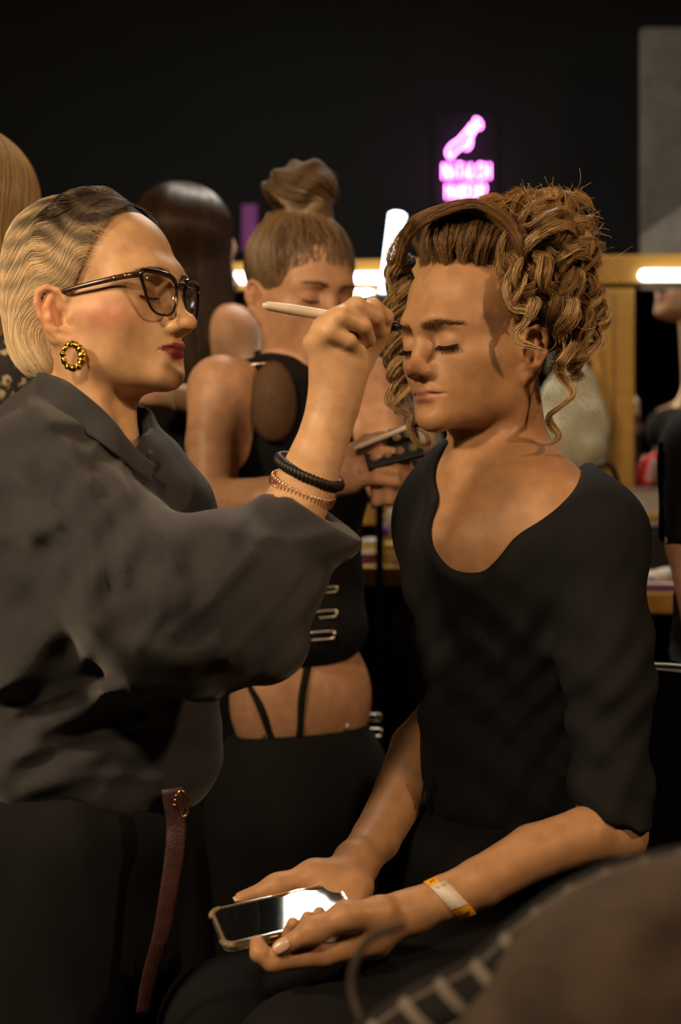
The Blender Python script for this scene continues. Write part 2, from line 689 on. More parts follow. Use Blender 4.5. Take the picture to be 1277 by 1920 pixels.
def ear(S, R, t, s, x, es=1.0):
    """ear plate: local u = back, v = up, w = out"""
    u = nrm([x * 0.42, -0.90, 0.0])
    v = nrm([x * 0.10, -0.20, 1.0])
    wv = nrm(np.cross(v, u)) * 1.0
    if wv[0] * x < 0:
        wv = -wv
    c = np.array([x * 0.0725, -0.012, -0.021])
    E = lambda a, b, o=0.0: c + (u * a + v * b + wv * o) * es
    rot = np.stack([u, v, wv], 1)
    S.frame(R, t, s)
    S.ell(E(0.004, 0.004, 0.002), np.array((0.0165, 0.0285, 0.0050)) * es, 0.004, 'u', rot)
    S.ell(E(-0.004, -0.024, 0.001), np.array((0.0085, 0.0100, 0.0045)) * es, 0.006, 'u', rot)
    # hollow between the helix and antihelix, and the concha
    S.ell(E(0.004, 0.006, 0.0088), np.array((0.0125, 0.0225, 0.0060)) * es, 0.003, 's', rot)
    out = [E(-0.008, 0.005, 0.003), E(-0.011, 0.017, 0.005), E(-0.006, 0.028, 0.006), E(0.004, 0.0325, 0.006), E(0.014, 0.028, 0.006),
           E(0.0195, 0.016, 0.006), E(0.0195, 0.002, 0.0055), E(0.015, -0.012, 0.005), E(0.007, -0.023, 0.004), E(-0.003, -0.030, 0.003)]
    S.path(out, [x_ * es for x_ in (0.0030, 0.0032, 0.0034, 0.0036, 0.0038, 0.0038, 0.0036, 0.0034, 0.0036, 0.0040)], 0.003)
    anti = [E(0.003, 0.021, 0.004), E(0.0095, 0.012, 0.006), E(0.0105, -0.001, 0.0065), E(0.006, -0.012, 0.006), E(-0.002, -0.016, 0.005)]
    S.path(anti, [x_ * es for x_ in (0.0024, 0.0030, 0.0033, 0.0032, 0.0030)], 0.004)
    S.ell(E(0.000, -0.001, 0.008), np.array((0.0075, 0.0105, 0.0085)) * es, 0.003, 's', rot)
    S.ell(E(-0.0095, -0.003, 0.004), np.array((0.0038, 0.0060, 0.0045)) * es, 0.003, 'u', rot)
    S.frame()


def gauss(p, c, r):
    q = (p - np.asarray(c, np.float32)) / np.asarray(r, np.float32)
    return np.exp(-(q * q).sum(-1))


def skin_color(v, base, R=None, t=None, s=1.0, zl=1.0, lips=None, blush=None, ear_red=0.25, brow=None, lid=None, liner=None):
    """skin colours: lips, make-up, brows, lids, redness of the ears; painted shade where the lips meet"""
    col = np.tile(np.asarray(base, np.float32), (len(v), 1))

    def mix(w, c):
        nonlocal col
        w = np.clip(w, 0, 1)[:, None]
        col = col * (1 - w) + np.asarray(c, np.float32) * w
    if R is None:
        return col
    q = ((v - t) @ R / s).astype(np.float32)
    Z = zmap(zl)
    red = np.array(base) * (1.12, 0.70, 0.62)
    for x in (1, -1):
        mix(ear_red * gauss(q, (x * 0.085, -0.022, -0.015), (0.02, 0.02, 0.03)), red)
        if blush:
            mix(0.62 * gauss(q, (x * 0.058, 0.040, Z(-0.030)), (0.03, 0.034, 0.018)), blush)
        if lid:
            mix(0.7 * gauss(q, (x * 0.0315, 0.085, -0.001), (0.017, 0.02, 0.009)), lid)
    mix(0.25 * gauss(q, (0, 0.112, Z(-0.042)), (0.016, 0.012, 0.012)), red)
    if lips:
        z0 = Z(-0.0733)
        ax = np.abs(q[:, 0])
        up = Z(-0.0636) - 0.0016 * np.exp(-(ax / 0.004) ** 2) + (-0.0075) * np.clip(ax / 0.0245, 0, 1.2) ** 2
        dn = Z(-0.0848) + 0.0105 * np.clip(ax / 0.0245, 0, 1.2) ** 2
        w = 1 / (1 + np.exp(-(up - q[:, 2]) / 0.0005)) * 1 / (1 + np.exp(-(q[:, 2] - dn) / 0.0005))
        w *= (q[:, 1] > 0.066) * (q[:, 1] < 0.11) * (ax < 0.0255)
        mix(w, lips)
        mix(w * 0.6 * np.exp(-((q[:, 2] - z0) / 0.0011) ** 2), np.array(lips) * 0.45)  # shade of the crease between the lips, put into the colour
    return col


def limb(S, pts, rad, k=0.02):
    S.path(pts, rad, k)


def bounds(pts, m):
    pts = np.asarray(pts)
    return pts.min(0) - m, pts.max(0) + m


def flow_hair(S, starts, dirfn, steps, h, lift, r0, colfn, rng, smooth=0):
    """strands that run over the surface of Sdf S. starts (N,3); dirfn(p, i)->(N,3); colfn(p, u, i)->(N,3)"""
    p = starts.astype(np.float32)

    def dist(q):
        return S.ev(q[:, None, :])[:, 0]

    def grad(q):
        e = 0.002
        g = np.stack([dist(q + np.eye(3, dtype=np.float32)[a] * e) - dist(q - np.eye(3, dtype=np.float32)[a] * e) for a in range(3)], 1)
        return g / (np.linalg.norm(g, axis=1, keepdims=True) + 1e-9)
    out = []
    for i in range(steps):
        for _ in range(2):
            g = grad(p)
            p = p - g * (dist(p) - lift)[:, None]
        out.append(p.copy())
        d = dirfn(p, i)
        d = d - g * (d * g).sum(1, keepdims=True)
        d /= np.linalg.norm(d, axis=1, keepdims=True) + 1e-9
        p = p + (d * h).astype(np.float32)
    pts = np.stack(out, 1)
    T = pts.shape[1]
    u = np.linspace(0, 1, T)
    rad = np.tile(r0 * np.minimum(1, 0.35 + 6 * u) * np.minimum(1, 0.2 + 5 * (1 - u)), (len(starts), 1))
    col = np.stack([colfn(pts[:, j], u[j]) for j in range(T)], 1)
    return pts, rad, col


def lock(guide, wid, thk, n, rng, colors, r0=0.00034, T=30, frizz=0.0012, ref=None, tip=0.25, root=0.6, twist=0.0):
    """a lock of n strands along a guide polyline; colors = (dark, light)"""
    g = spline(guide, T)
    t, a, b = frames(g)
    if ref is not None:
        a = np.asarray(ref, float) - t * (t @ np.asarray(ref, float))[:, None]
        a /= np.linalg.norm(a, axis=1, keepdims=True) + 1e-9
        b = np.cross(t, a)
    u = np.linspace(0, 1, T)
    w = np.interp(u, [0, 0.15, 0.75, 1], [root, 1, 1, tip])
    ang = rng.uniform(0, 2 * math.pi, n)
    rr = np.sqrt(rng.uniform(0.15, 1, n))
    ou, ov = np.cos(ang) * rr * wid, np.sin(ang) * rr * thk
    ph = rng.uniform(0, 6.28, (n, 2))
    fq = rng.uniform(1.0, 3.0, (n, 2))
    fz = frizz * rng.uniform(0.3, 1.6, (n, 1))
    U = u[None]
    tw = twist * U
    x = (ou[:, None] * np.cos(tw) - ov[:, None] * np.sin(tw)) * w + fz * np.sin(fq[:, :1] * 6.28 * U + ph[:, :1])
    y = (ou[:, None] * np.sin(tw) + ov[:, None] * np.cos(tw)) * w + fz * np.sin(fq[:, 1:] * 6.28 * U + ph[:, 1:])
    pts = g[None] + x[..., None] * a[None] + y[..., None] * b[None]
    # uneven ends
    cut = rng.uniform(0.88, 1.0, n)
    for i in range(n):
        m = int(cut[i] * (T - 1))
        pts[i, m:] = pts[i, m]+ (pts[i, m] - pts[i, m - 1]) * np.linspace(0, 0.5, T - m)[:, None]
    rad = np.tile(r0 * np.interp(u, [0, 0.1, 0.8, 1], [0.8, 1, 0.9, 0.25]), (n, 1)) * rng.uniform(0.7, 1.2, (n, 1))
    mixw = np.clip(rng.normal(0.58, 0.28, (n, 1)) + 0.15 * (U - 0.5), 0, 1)[..., None]
    col = np.asarray(colors[0]) * (1 - mixw) + np.asarray(colors[1]) * mixw
    return pts, rad, col


def helix(center, radius, turns, phase=0.0, n=60, flat=1.0, end=1.0, start=0.3):
    """ringlet guide winding round a centre line"""
    c = spline(center, n)
    t, a, b = frames(c)
    u = np.linspace(0, 1, n)
    th = 2 * math.pi * turns * u + phase
    r = radius * np.interp(u, [0, 0.25, 0.8, 1], [start, 1, 1, end])
    return c + (r * np.cos(th))[:, None] * a + (r * np.sin(th))[:, None] * b * flat


def build_strands(name, packs, mat, parent, kind='stuff'):
    v, f, c = merge([strands(*p) for p in packs])
    return make(name, v, f, mat, parent, colors=c, kind=kind)


def nail(c, nrml, along, w, l, mat, parent, curve=0.35):
    """small domed fingernail plate"""
    n, a = nrm(nrml), nrm(along)
    a = nrm(a - n * (a @ n))
    b = np.cross(n, a)
    V, F = [], []
    nu, nv = 7, 6
    for i in range(nv):
        y = -1 + 2 * i / (nv - 1)
        for j in range(nu):
            x = -1 + 2 * j / (nu - 1)
            wx = w * (1 - 0.45 * max(0, abs(y) - 0.55) ** 1.0)
            V.append(np.asarray(c) + b * (x * wx) + a * (y * l - 0.12 * l * x * x * (1 if y > 0 else -1)) + n * (-curve * w * x * x - 0.06 * l * y * y))
    top = len(V)
    V += [q - n * 0.0006 for q in V]
    for i in range(nv - 1):
        for j in range(nu - 1):
            k = i * nu + j
            F.append([k, k + 1, k + nu + 1, k + nu])
            F.append([top + k, top + k + nu, top + k + nu + 1, top + k + 1])
    return make('fingernail', V, F, mat, parent)


def brow_hairs(R, t, s, S, x, color, rng, mat, parent, n=110, z0=0.0175, span=(0.012, 0.049), arch=0.004, thick=0.0030):
    """eyebrow: short hairs set on the face surface"""
    u = rng.uniform(0, 1, n)
    q = np.zeros((n, 3))
    q[:, 0] = x * (span[0] + (span[1] - span[0]) * u)
    q[:, 1] = 0.105 - 0.028 * u ** 2
    q[:, 2] = z0 + arch * np.sin(np.clip(u * 1.25, 0, 1.25) * 2.2) - 0.002 * u + rng.normal(0, 1, n) * thick * (1 - 0.75 * u) * 0.5
    p = (q * s) @ R.T + t
    fw = R[:, 1]
    for _ in range(14):          # drop onto the face
        d = S.ev(p.astype(np.float32)[:, None, :])[:, 0]
        p = p - fw[None] * np.clip(d - 0.0006, -0.004, 0.02)[:, None] * 0.8
    dirn = (R @ np.array([x * 0.9, -0.35, 0.25]))[None] + rng.normal(0, 0.12, (n, 3))
    T = 4
    k = np.linspace(0, 1, T)[None, :, None]
    pts = p[:, None] + dirn[:, None] * k * 0.0075 * s + fw[None, None] * 0.0006 * np.sin(k * 3.1)
    rad = np.full((n, T), 0.00022) * np.array([1, 1, 0.8, 0.3])[None]
    col = np.tile(np.asarray(color), (n, T, 1)) * rng.uniform(0.6, 1.2, (n, 1, 1))
    return build_strands('eyebrow', [(pts, rad, col)], mat, parent)


def lashes(R, t, s, S, x, rng, mat, parent, n=60, z=-0.0095, length=0.006, droop=0.5, color=(0.012, 0.008, 0.006)):
    u = np.linspace(-1, 1, n)
    q = np.zeros((n, 3))
    q[:, 0] = x * (0.0325 + 0.0135 * u)
    q[:, 1] = 0.1
    q[:, 2] = z + 0.0022 * u ** 2
    p = (q * s) @ R.T + t
    fw = R[:, 1]
    for _ in range(14):
        d = S.ev(p.astype(np.float32)[:, None, :])[:, 0]
        p = p - fw[None] * np.clip(d - 0.0003, -0.004, 0.02)[:, None] * 0.8
    dl = np.stack([x * (0.35 * u + 0.12), np.full(n, 0.75), np.full(n, -droop)], 1)
    dirn = dl @ R.T + rng.normal(0, 0.08, (n, 3))
    T = 5
    k = np.linspace(0, 1, T)[None, :, None]
    pts = p[:, None] + dirn[:, None] * k * length * s + R[:, 2][None, None] * (k ** 2) * 0.0014
    rad = np.full((n, T), 0.00035) * np.array([1.2, 1, 0.8, 0.6, 0.25])[None]
    col = np.tile(np.asarray(color), (n, T, 1)).astype(float)
    # lid rim
    rim = np.stack([p + R[:, 1] * 0.0001], 0)
    rr = np.full((1, n), 0.00055) * np.interp(np.abs(u), [0, 0.7, 1], [1, 0.8, 0.3])[None]
    rc = np.tile(np.asarray(color), (1, n, 1)).astype(float)
    return build_strands('eyelashes', [(pts, rad, col), (rim, rr, rc)], mat, parent)


# ------------------------------------------------------------------ the room: dark backstage hall
M['black_paint'] = plain('black_paint', (0.0062, 0.0074, 0.0086), 0.95, scale=6, spec=0.22)
M['dark_floor'] = plain('dark_floor', (0.020, 0.018, 0.016), 0.6, scale=9)
RX0, RX1, RY0, RY1, RZ = -3.2, 3.2, -2.6, 4.6, 3.3
for nm, c, h_ in (('floor', (0, 1, -0.05), (3.3, 3.7, 0.05)), ('ceiling', (0, 1, RZ + 0.05), (3.3, 3.7, 0.05)),
                  ('wall_back', (0, RY1 + 0.05, RZ / 2), (3.3, 0.05, RZ / 2)), ('wall_front', (0, RY0 - 0.05, RZ / 2), (3.3, 0.05, RZ / 2)),
                  ('wall_left', (RX0 - 0.05, 1, RZ / 2), (0.05, 3.7, RZ / 2)), ('wall_right', (RX1 + 0.05, 1, RZ / 2), (0.05, 3.7, RZ / 2))):
    v, f = boxv(c, h_)
    o = make(nm, v, f, M['dark_floor'] if nm == 'floor' else M['black_paint'], smooth=False)
    o['kind'] = 'structure'
    o['label'] = 'dark ' + nm.replace('_', ' ') + ' of the backstage room'

# ------------------------------------------------------------------ make-up station: plywood frame with LED tubes
TH = math.radians(6)
SE = np.array([math.cos(TH), -math.sin(TH), 0])
SN = np.array([-math.sin(TH), -math.cos(TH), 0])
SO = np.array([0.0, 3.36, 0])
SR = np.stack([SE, SN, np.array([0, 0, 1.0])], 1)


def SP(px, py, off=0.0):
    """pixel -> point on the station plane moved `off` metres towards the room"""
    r = P(px, py, 1.0) - np.array([0, 0, CAMZ])
    o = SO + SN * off
    d = ((o - np.array([0, 0, CAMZ])) @ SN) / (r @ SN)
    return np.array([0, 0, CAMZ]) + r * d


def srect(name, x0, x1, y0, y1, thick, mat, parent, off=0.0, bevel=0.003):
    """board on the station plane covering a pixel rectangle"""
    a, b = SP(x0, (y0 + y1) / 2, off), SP(x1, (y0 + y1) / 2, off)
    m = (a + b) / 2
    zt, zb = SP((x0 + x1) / 2, y0, off)[2], SP((x0 + x1) / 2, y1, off)[2]
    c = np.array([m[0], m[1], (zt + zb) / 2]) - SN * thick / 2
    return rbox(name, c, (np.linalg.norm(b - a) / 2, thick / 2, (zt - zb) / 2), mat, parent, SR, bevel)


def ply(name, c1, c2):
    m, nt, bs = new_mat(name)
    tc = nt.nodes.new('ShaderNodeTexCoord')
    mp = nt.nodes.new('ShaderNodeMapping')
    mp.inputs['Scale'].default_value = (3, 3, 40)
    n = nt.nodes.new('ShaderNodeTexNoise')
    n.inputs['Scale'].default_value = 4
    n.inputs['Detail'].default_value = 6
    r = nt.nodes.new('ShaderNodeValToRGB')
    r.color_ramp.elements[0].color = (*c1, 1)
    r.color_ramp.elements[1].color = (*c2, 1)
    nt.links.new(tc.outputs['Object'], mp.inputs[0])
    nt.links.new(mp.outputs[0], n.inputs['Vector'])
    nt.links.new(n.outputs['Fac'], r.inputs[0])
    nt.links.new(r.outputs[0], bs.inputs['Base Color'])
    bs.inputs['Roughness'].default_value = 0.55
    return m


M['plywood'] = ply('plywood', (0.36, 0.190, 0.024), (0.48, 0.275, 0.045))
M['mirror'] = plain('mirror_glass', (0.80, 0.82, 0.80), 0.02, metal=1.0)
M['led'] = plain('led_tube', (0.9, 0.9, 0.9), 0.4, emit=(0.90, 0.93, 1.0), es=4.5)
M['metal_dark'] = plain('metal_dark', (0.03, 0.03, 0.032), 0.4, metal=0.6)
M['metal_grey'] = plain('metal_grey', (0.30, 0.31, 0.28), 0.4, metal=0.5)
stn = empty('make_up_mirror_frame', (SO[0] + 0.3, SO[1], 0))
tag(stn, 'long yellow plywood mirror frame with tube lights behind the sitters', 'mirror frame')
srect('top_rail', -150, 1500, 487, 540, 0.04, M['plywood'], stn, 0.0)
srect('bottom_rail', -150, 1500, 946, 984, 0.04, M['plywood'], stn, 0.0)
for x0, x1 in ((1106, 1190), (575, 655), (60, 140)):
    p = srect('post', x0, x1, 541, 945, 0.04, M['plywood'], stn, 0.0)
    a = SP((x0 + x1) / 2, 960, -0.02)
    rbox('leg', (a[0], a[1], a[2] / 2 - 0.02), (0.05, 0.02, a[2] / 2 - 0.02), M['plywood'], stn, SR, 0.003)
    for k in range(4):
        c = SP((x0 + x1) / 2 + 3, 600 + 95 * k, 0.0005)
        v, f = lathe([(0.003, 0), (0.003, 0.0008), (0.0015, 0.001)], c, 8, SN)
        make('screw', v, f, M['metal_dark'], p)
    c0, c1 = SP((x0 + x1) / 2 + 3, 548, 0.0008), SP((x0 + x1) / 2 + 3, 940, 0.0008)
    v, f = tube(np.array([c0, c1]), 0.0012, 6)
    make('board_joint', v, f, M['metal_dark'], p)
for x0, x1 in ((655, 1106), (140, 575), (1190, 1500)):
    srect('mirror_panel', x0, x1, 541, 945, 0.006, M['mirror'], stn, -0.015, 0.0)
for x0, x1, ya in ((421, 506, 521), (659, 736, 521), (1197, 1420, 516)):
    a, b = SP(x0, ya, 0.02), SP(x1, ya, 0.02)
    d = nrm(b - a)
    L = np.linalg.norm(b - a)
    R_ = 0.0135
    prof = [(R_ * math.sin(t_), R_ - R_ * math.cos(t_)) for t_ in np.linspace(0.15, 1.57, 6)] + [(R_ * math.cos(t_), L - R_ + R_ * math.sin(t_)) for t_ in np.linspace(0, 1.42, 6)]
    v, f = lathe(prof, a, 14, d)
    t_ = make('led_tube', v, f, M['led'], stn)
    t_['label'] = 'white glowing tube light'

# tables in front of the frame
def table(name, x0, x1, ytop, depth_off, label):
    """wooden table whose front edge shows at ytop"""
    a, b = SP(x0, ytop, depth_off), SP(x1, ytop, depth_off)
    z = (a[2] + b[2]) / 2
    w = np.linalg.norm(b - a) / 2
    dp = depth_off - 0.04
    c = (a + b) / 2 - SN * dp / 2
    e = empty(name, (c[0], c[1], 0))
    tag(e, label, 'table')
    rbox('table_top', (c[0], c[1], z - 0.02), (w, dp / 2, 0.020), M['plywood'], e, SR, 0.003)
    for sx in (-1, 1):
        for sy in (-1, 1):
            q = c + SE * sx * (w - 0.05) + SN * sy * (dp / 2 - 0.05)
            rbox('leg', (q[0], q[1], (z - 0.04) / 2), (0.02, 0.02, (z - 0.04) / 2), M['metal_dark'], e, SR, 0.002)
    return z


ZR = table('make_up_table', 935, 1345, 1111, 0.56, 'wooden make-up table with cosmetics at the right edge')
ZL_ = table('make_up_table', 250, 820, 1062, 0.40, 'wooden make-up table behind the artist\'s sleeve')

# vertical tube light on a stand
tl = empty('tube_light_stand', np.array([P(722, 0, 2.86)[0], 2.86, 0]))
tag(tl, 'upright bluish white tube light on a thin black stand', 'light')
M['led_blue'] = plain('led_tube_blue', (0.9, 0.9, 0.9), 0.4, emit=(0.68, 0.82, 1.0), es=5.5)
a, b = P(727, 552, 2.86), P(746, 398, 2.86)
d = nrm(b - a)
L = np.linalg.norm(b - a)
v, f = lathe([(0.012, 0), (0.0185, 0.004), (0.0185, L - 0.004), (0.012, L)], a, 16, d)
make('tube', v, f, M['led_blue'], tl)['label'] = 'glowing bluish white tube'
v, f = tube(np.array([a, P(724, 585, 2.86)]), 0.012, 10)
make('clamp', v, f, M['metal_dark'], tl)
pb = np.array([P(712, 0, 2.86)[0], 2.86, 0.05])
v, f = tube(np.array([P(724, 585, 2.86), P(712, 900, 2.86), pb]), 0.0085, 10)
make('pole', v, f, M['metal_dark'], tl)
for k in range(3):
    t_ = k * 2.094 + 0.4
    v, f = tube(np.array([pb + [0, 0, 0.35], pb + [0.30 * math.cos(t_), 0.16 * math.sin(t_), -0.042]]), 0.007, 8)
    make('leg', v, f, M['metal_dark'], tl)
st_ = empty('light_stand', np.array([P(850, 0, 2.75)[0], 2.75, 0]))
tag(st_, 'thin grey light stand pole seen behind the seated person\'s neck', 'stand')
v, f = tube(np.array([P(820, 805, 2.75), P(843, 900, 2.75), P(860, 985, 2.75), np.array([P(862, 0, 2.75)[0], 2.75, 0.02])]), 0.0075, 10)
make('pole', v, f, M['metal_grey'], st_)
v, f = lathe([(0.018, 0), (0.022, 0.004), (0.022, 0.012), (0.006, 0.016)], P(826, 806, 2.75), 14)
make('cap', v, f, plain('cap_white', (0.7, 0.68, 0.62), 0.4), st_)
v, f = lathe([(0.09, 0.002), (0.09, 0.012), (0.02, 0.03), (0.015, 0.06)], np.array([P(862, 0, 2.75)[0], 2.75, 0]), 24)
make('base', v, f, M['metal_dark'], st_)

# ------------------------------------------------------------------ neon sign on the back wall
M['neon'] = plain('neon_pink', (0.9, 0.3, 0.8), 0.4, emit=(1.0, 0.20, 0.86), es=11.0)
ND = RY1 - 0.05
sg = empty('neon_sign', P(873, 300, RY1))
tag(sg, 'pink neon sign with a brush symbol above capital letters', 'sign')
v, f = boxv(P(873, 310, RY1 - 0.006), (0.10, 0.006, 0.17))
make('backing_plate', v, f, M['black_paint'], sg, smooth=False)
GL = {'N': [[(0, 0), (0, 1), (1, 0), (1, 1)]], 'A': [[(0, 0), (.5, 1), (1, 0)], [(.2, .4), (.8, .4)]], 'T': [[(0, 1), (1, 1)], [(.5, 1), (.5, 0)]], 'L': [[(0, 1), (0, 0), (1, 0)]],
      'C': [[(1, .85), (.7, 1), (.25, 1), (0, .75), (0, .25), (.25, 0), (.7, 0), (1, .15)]], 'H': [[(0, 0), (0, 1)], [(1, 0), (1, 1)], [(0, .5), (1, .5)]],
      'M': [[(0, 0), (0, 1), (.5, .35), (1, 1), (1, 0)]], 'K': [[(0, 0), (0, 1)], [(1, 1), (0, .45), (1, 0)]], 'E': [[(1, 1), (0, 1), (0, 0), (1, 0)], [(0, .5), (.8, .5)]],
      'U': [[(0, 1), (0, .2), (.3, 0), (.7, 0), (1, .2), (1, 1)]], 'P': [[(0, 0), (0, 1), (.8, 1), (1, .8), (1, .6), (.8, .45), (0, .45)]]}


def neon_word(word, x0, x1, y0, y1):
    n = len(word)
    cw = (x1 - x0) / n
    for i, ch in enumerate(word):
        parts = []
        for ln in GL[ch]:
            q = [P(x0 + cw * (i + 0.12 + 0.72 * x), y1 - (y1 - y0) * y, ND) for x, y in ln]
            parts.append(tube(np.array(q), 0.0028, 6))
        make('neon_letter', *merge_list(parts), M['neon'], sg)


neon_word('NATALCH', 830, 920, 307, 335)
neon_word('MAKEUP', 836, 912, 346, 372)
for ln in ([(838, 285), (846, 272), (860, 262), (876, 244), (886, 232)], [(846, 292), (858, 282), (874, 268), (886, 252), (890, 240)], [(838, 285), (842, 294), (850, 296)],
           [(876, 244), (884, 250)], [(880, 236), (892, 246)], [(892, 222), (900, 228), (902, 238), (896, 240), (890, 230), (892, 222)], [(884, 262), (880, 276), (872, 280)]):
    v, f = tube(spline([P(x, y, ND) for x, y in ln], 20), 0.0032, 6)
    make('neon_brush_line', v, f, M['neon'], sg)
M['neon_purple'] = plain('purple_strip', (0.10, 0.01, 0.10), 0.6, emit=(0.42, 0.03, 0.48), es=0.09)
v, f = boxv(P(468, 428, RY1 - 0.01), (0.024, 0.008, 0.075))
o = make('light_strip', v, f, M['neon_purple'], smooth=False)
tag(o, 'dim purple rectangular light on the dark back wall', 'light')

# ------------------------------------------------------------------ grey screen panel above the right of the frame
M['grey_cloth'] = cloth_mat('grey_cloth', (0.070, 0.068, 0.064), 0.95, 400)
M['light_cloth'] = cloth_mat('light_cloth', (0.19, 0.187, 0.172), 0.95, 400)
pd = 4.0
sc_ = empty('fabric_screen', np.array([P(1300, 0, pd)[0], pd, 0]))
tag(sc_, 'tall grey fabric screen standing at the upper right', 'screen')
x0, x1 = P(1202, 0, pd)[0], P(1520, 0, pd)[0]
zt = P(0, 48, pd)[2]
rbox('panel', ((x0 + x1) / 2, pd + 0.02, zt / 2 + 0.02), ((x1 - x0) / 2, 0.015, zt / 2 - 0.02), M['grey_cloth'], sc_, None, 0.012, 3)
q = [P(1203, 440, pd - 0.01), P(1277, 388, pd - 0.01), P(1520, 230, pd - 0.01), P(1520, 900, pd - 0.01), P(1203, 900, pd - 0.01)]
V = [p_ for p_ in q] + [p_ + np.array([0, 0.012, 0]) for p_ in q]
F = [[0, 1, 2, 3, 4], [9, 8, 7, 6, 5]] + [[i, i + 5, (i + 1) % 5 + 5, (i + 1) % 5] for i in range(5)]
make('light_cloth', V, F, M['light_cloth'], sc_, smooth=False)['label'] = 'paler cloth hung diagonally over the lower part'
for sx in (x0 + 0.05, x1 - 0.05):
    rbox('foot', (sx, pd + 0.02, 0.02), (0.025, 0.18, 0.02), M['metal_dark'], sc_, None, 0.004)

# black partition board behind the frame
o = rbox('partition_board', tuple(SO - SN * 0.10 + SE * 0.55 + np.array([0, 0, 0.87])), (1.6, 0.012, 0.87), M['black_paint'], None, SR, 0.003)
tag(o, 'black partition board behind the plywood mirror frame', 'partition')

# ------------------------------------------------------------------ ceiling light behind the sitters, above the frame
M['diffuser'] = plain('diffuser', (0.9, 0.9, 0.88), 0.5, emit=(1.0, 0.90, 0.76), es=32.0)
cl = empty('ceiling_light', (0.14, 3.20, 2.98))
tag(cl, 'rectangular ceiling light hung above the make-up tables', 'light')
rbox('housing', (0.14, 3.20, 3.00), (0.50, 0.15, 0.03), M['metal_grey'], cl, None, 0.006)
rbox('diffuser', (0.14, 3.20, 2.965), (0.475, 0.125, 0.006), M['diffuser'], cl, None, 0.003)
for sx in (-0.4, 0.4):
    v, f = tube(np.array([[0.14 + sx, 3.20, 3.03], [0.14 + sx, 3.20, RZ]]), 0.004, 6)
    make('suspension_rod', v, f, M['metal_grey'], cl)


# ------------------------------------------------------------------ the seated man
rng = np.random.default_rng(5)
ph_m = math.radians(40)
RM = head_frame((-math.cos(ph_m), -math.sin(ph_m)), -3)
sM = 0.96
ZLM = (0.0335, 0.0635, 0.103)
tM = seat_head(RM, sM, (0, 0.1150, -0.033), 763, 691, 1.585)
MAN_SKIN = (0.42, 0.242, 0.122)


def man_torso(S, g):
    """torso, neck and upper arms; g = how far the surface stands off the skin"""
    Bm = head_frame((-math.cos(math.radians(38)), -math.sin(math.radians(38))))
    S.ell(P(935, 1015, 1.665), (0.142 + g, 0.093 + g, 0.135 + g), 0.02, rot=Bm)
    S.ell(P(955, 1235, 1.665), (0.112 + g, 0.086 + g, 0.170 + g), 0.05, rot=Bm)
    S.ell(P(975, 1470, 1.660), (0.130 + g, 0.105 + g, 0.120 + g), 0.05, rot=Bm)
    S.cap(P(930, 975, 1.69), P(1118, 1010, 1.56), 0.050 + g, 0.045 + g, 0.05)      # near shoulder
    S.cap(P(930, 975, 1.69), P(838, 992, 1.775), 0.050 + g, 0.044 + g, 0.05)      # far shoulder
    S.ell(P(875, 1040, 1.605), (0.050 + g, 0.040 + g, 0.050 + g), 0.05)           # chest
    S.path([P(1124, 1012, 1.555), P(1140, 1250, 1.520), P(1146, 1510, 1.480)], [0.046 + g, 0.041 + g, 0.036 + g], 0.03)
    S.path([P(838, 995, 1.775), P(848, 1180, 1.775), P(850, 1330, 1.790)], [0.043 + g, 0.039 + g, 0.036 + g], 0.03)


def man_neck(S):
    S.frame()
    hp = lambda q: RM @ (np.asarray(q, float) * sM) + tM
    S.cap(hp((0, -0.026, -0.045)), P(938, 915, 1.680), 0.044, 0.047, 0.018)
    S.cap(hp((0.0, -0.046, -0.05)), P(966, 915, 1.705), 0.038, 0.046, 0.03)
    for x, base, r in ((1, P(906, 950, 1.628), 0.009), (-1, P(880, 945, 1.655), 0.008)):
        S.cap(hp((x * 0.052, -0.022, -0.055)), base, 0.012, r, 0.026)
    S.cap(P(975, 885, 1.69), P(1098, 962, 1.590), 0.026, 0.028, 0.05)             # trapezius
    S.cap(P(915, 880, 1.73), P(838, 952, 1.76), 0.030, 0.030, 0.07)
    S.cap(P(912, 965, 1.614), P(1035, 955, 1.568), 0.0085, 0.0070, 0.026)           # collar bones
    S.cap(P(880, 965, 1.640), P(822, 948, 1.725), 0.0085, 0.0070, 0.026)
    S.ell(P(897, 962, 1.606), (0.010, 0.010, 0.011), 0.014, 's')
    S.ell(hp((0, 0.030, -0.084)), (0.030, 0.034, 0.016), 0.02)
    S.ell(P(866, 872, 1.640), (0.011, 0.012, 0.014), 0.03)


NH = {}      # near (left) hand and arm
NH['arm'] = [P(1146, 1515, 1.480), P(1150, 1560, 1.470), P(1100, 1566, 1.452), P(1000, 1598, 1.435), P(900, 1655, 1.418), P(835, 1684, 1.408), P(765, 1712, 1.398)]
NH['arm_r'] = [0.032, 0.031, 0.0285, 0.0275, 0.0245, 0.0220, 0.0185]


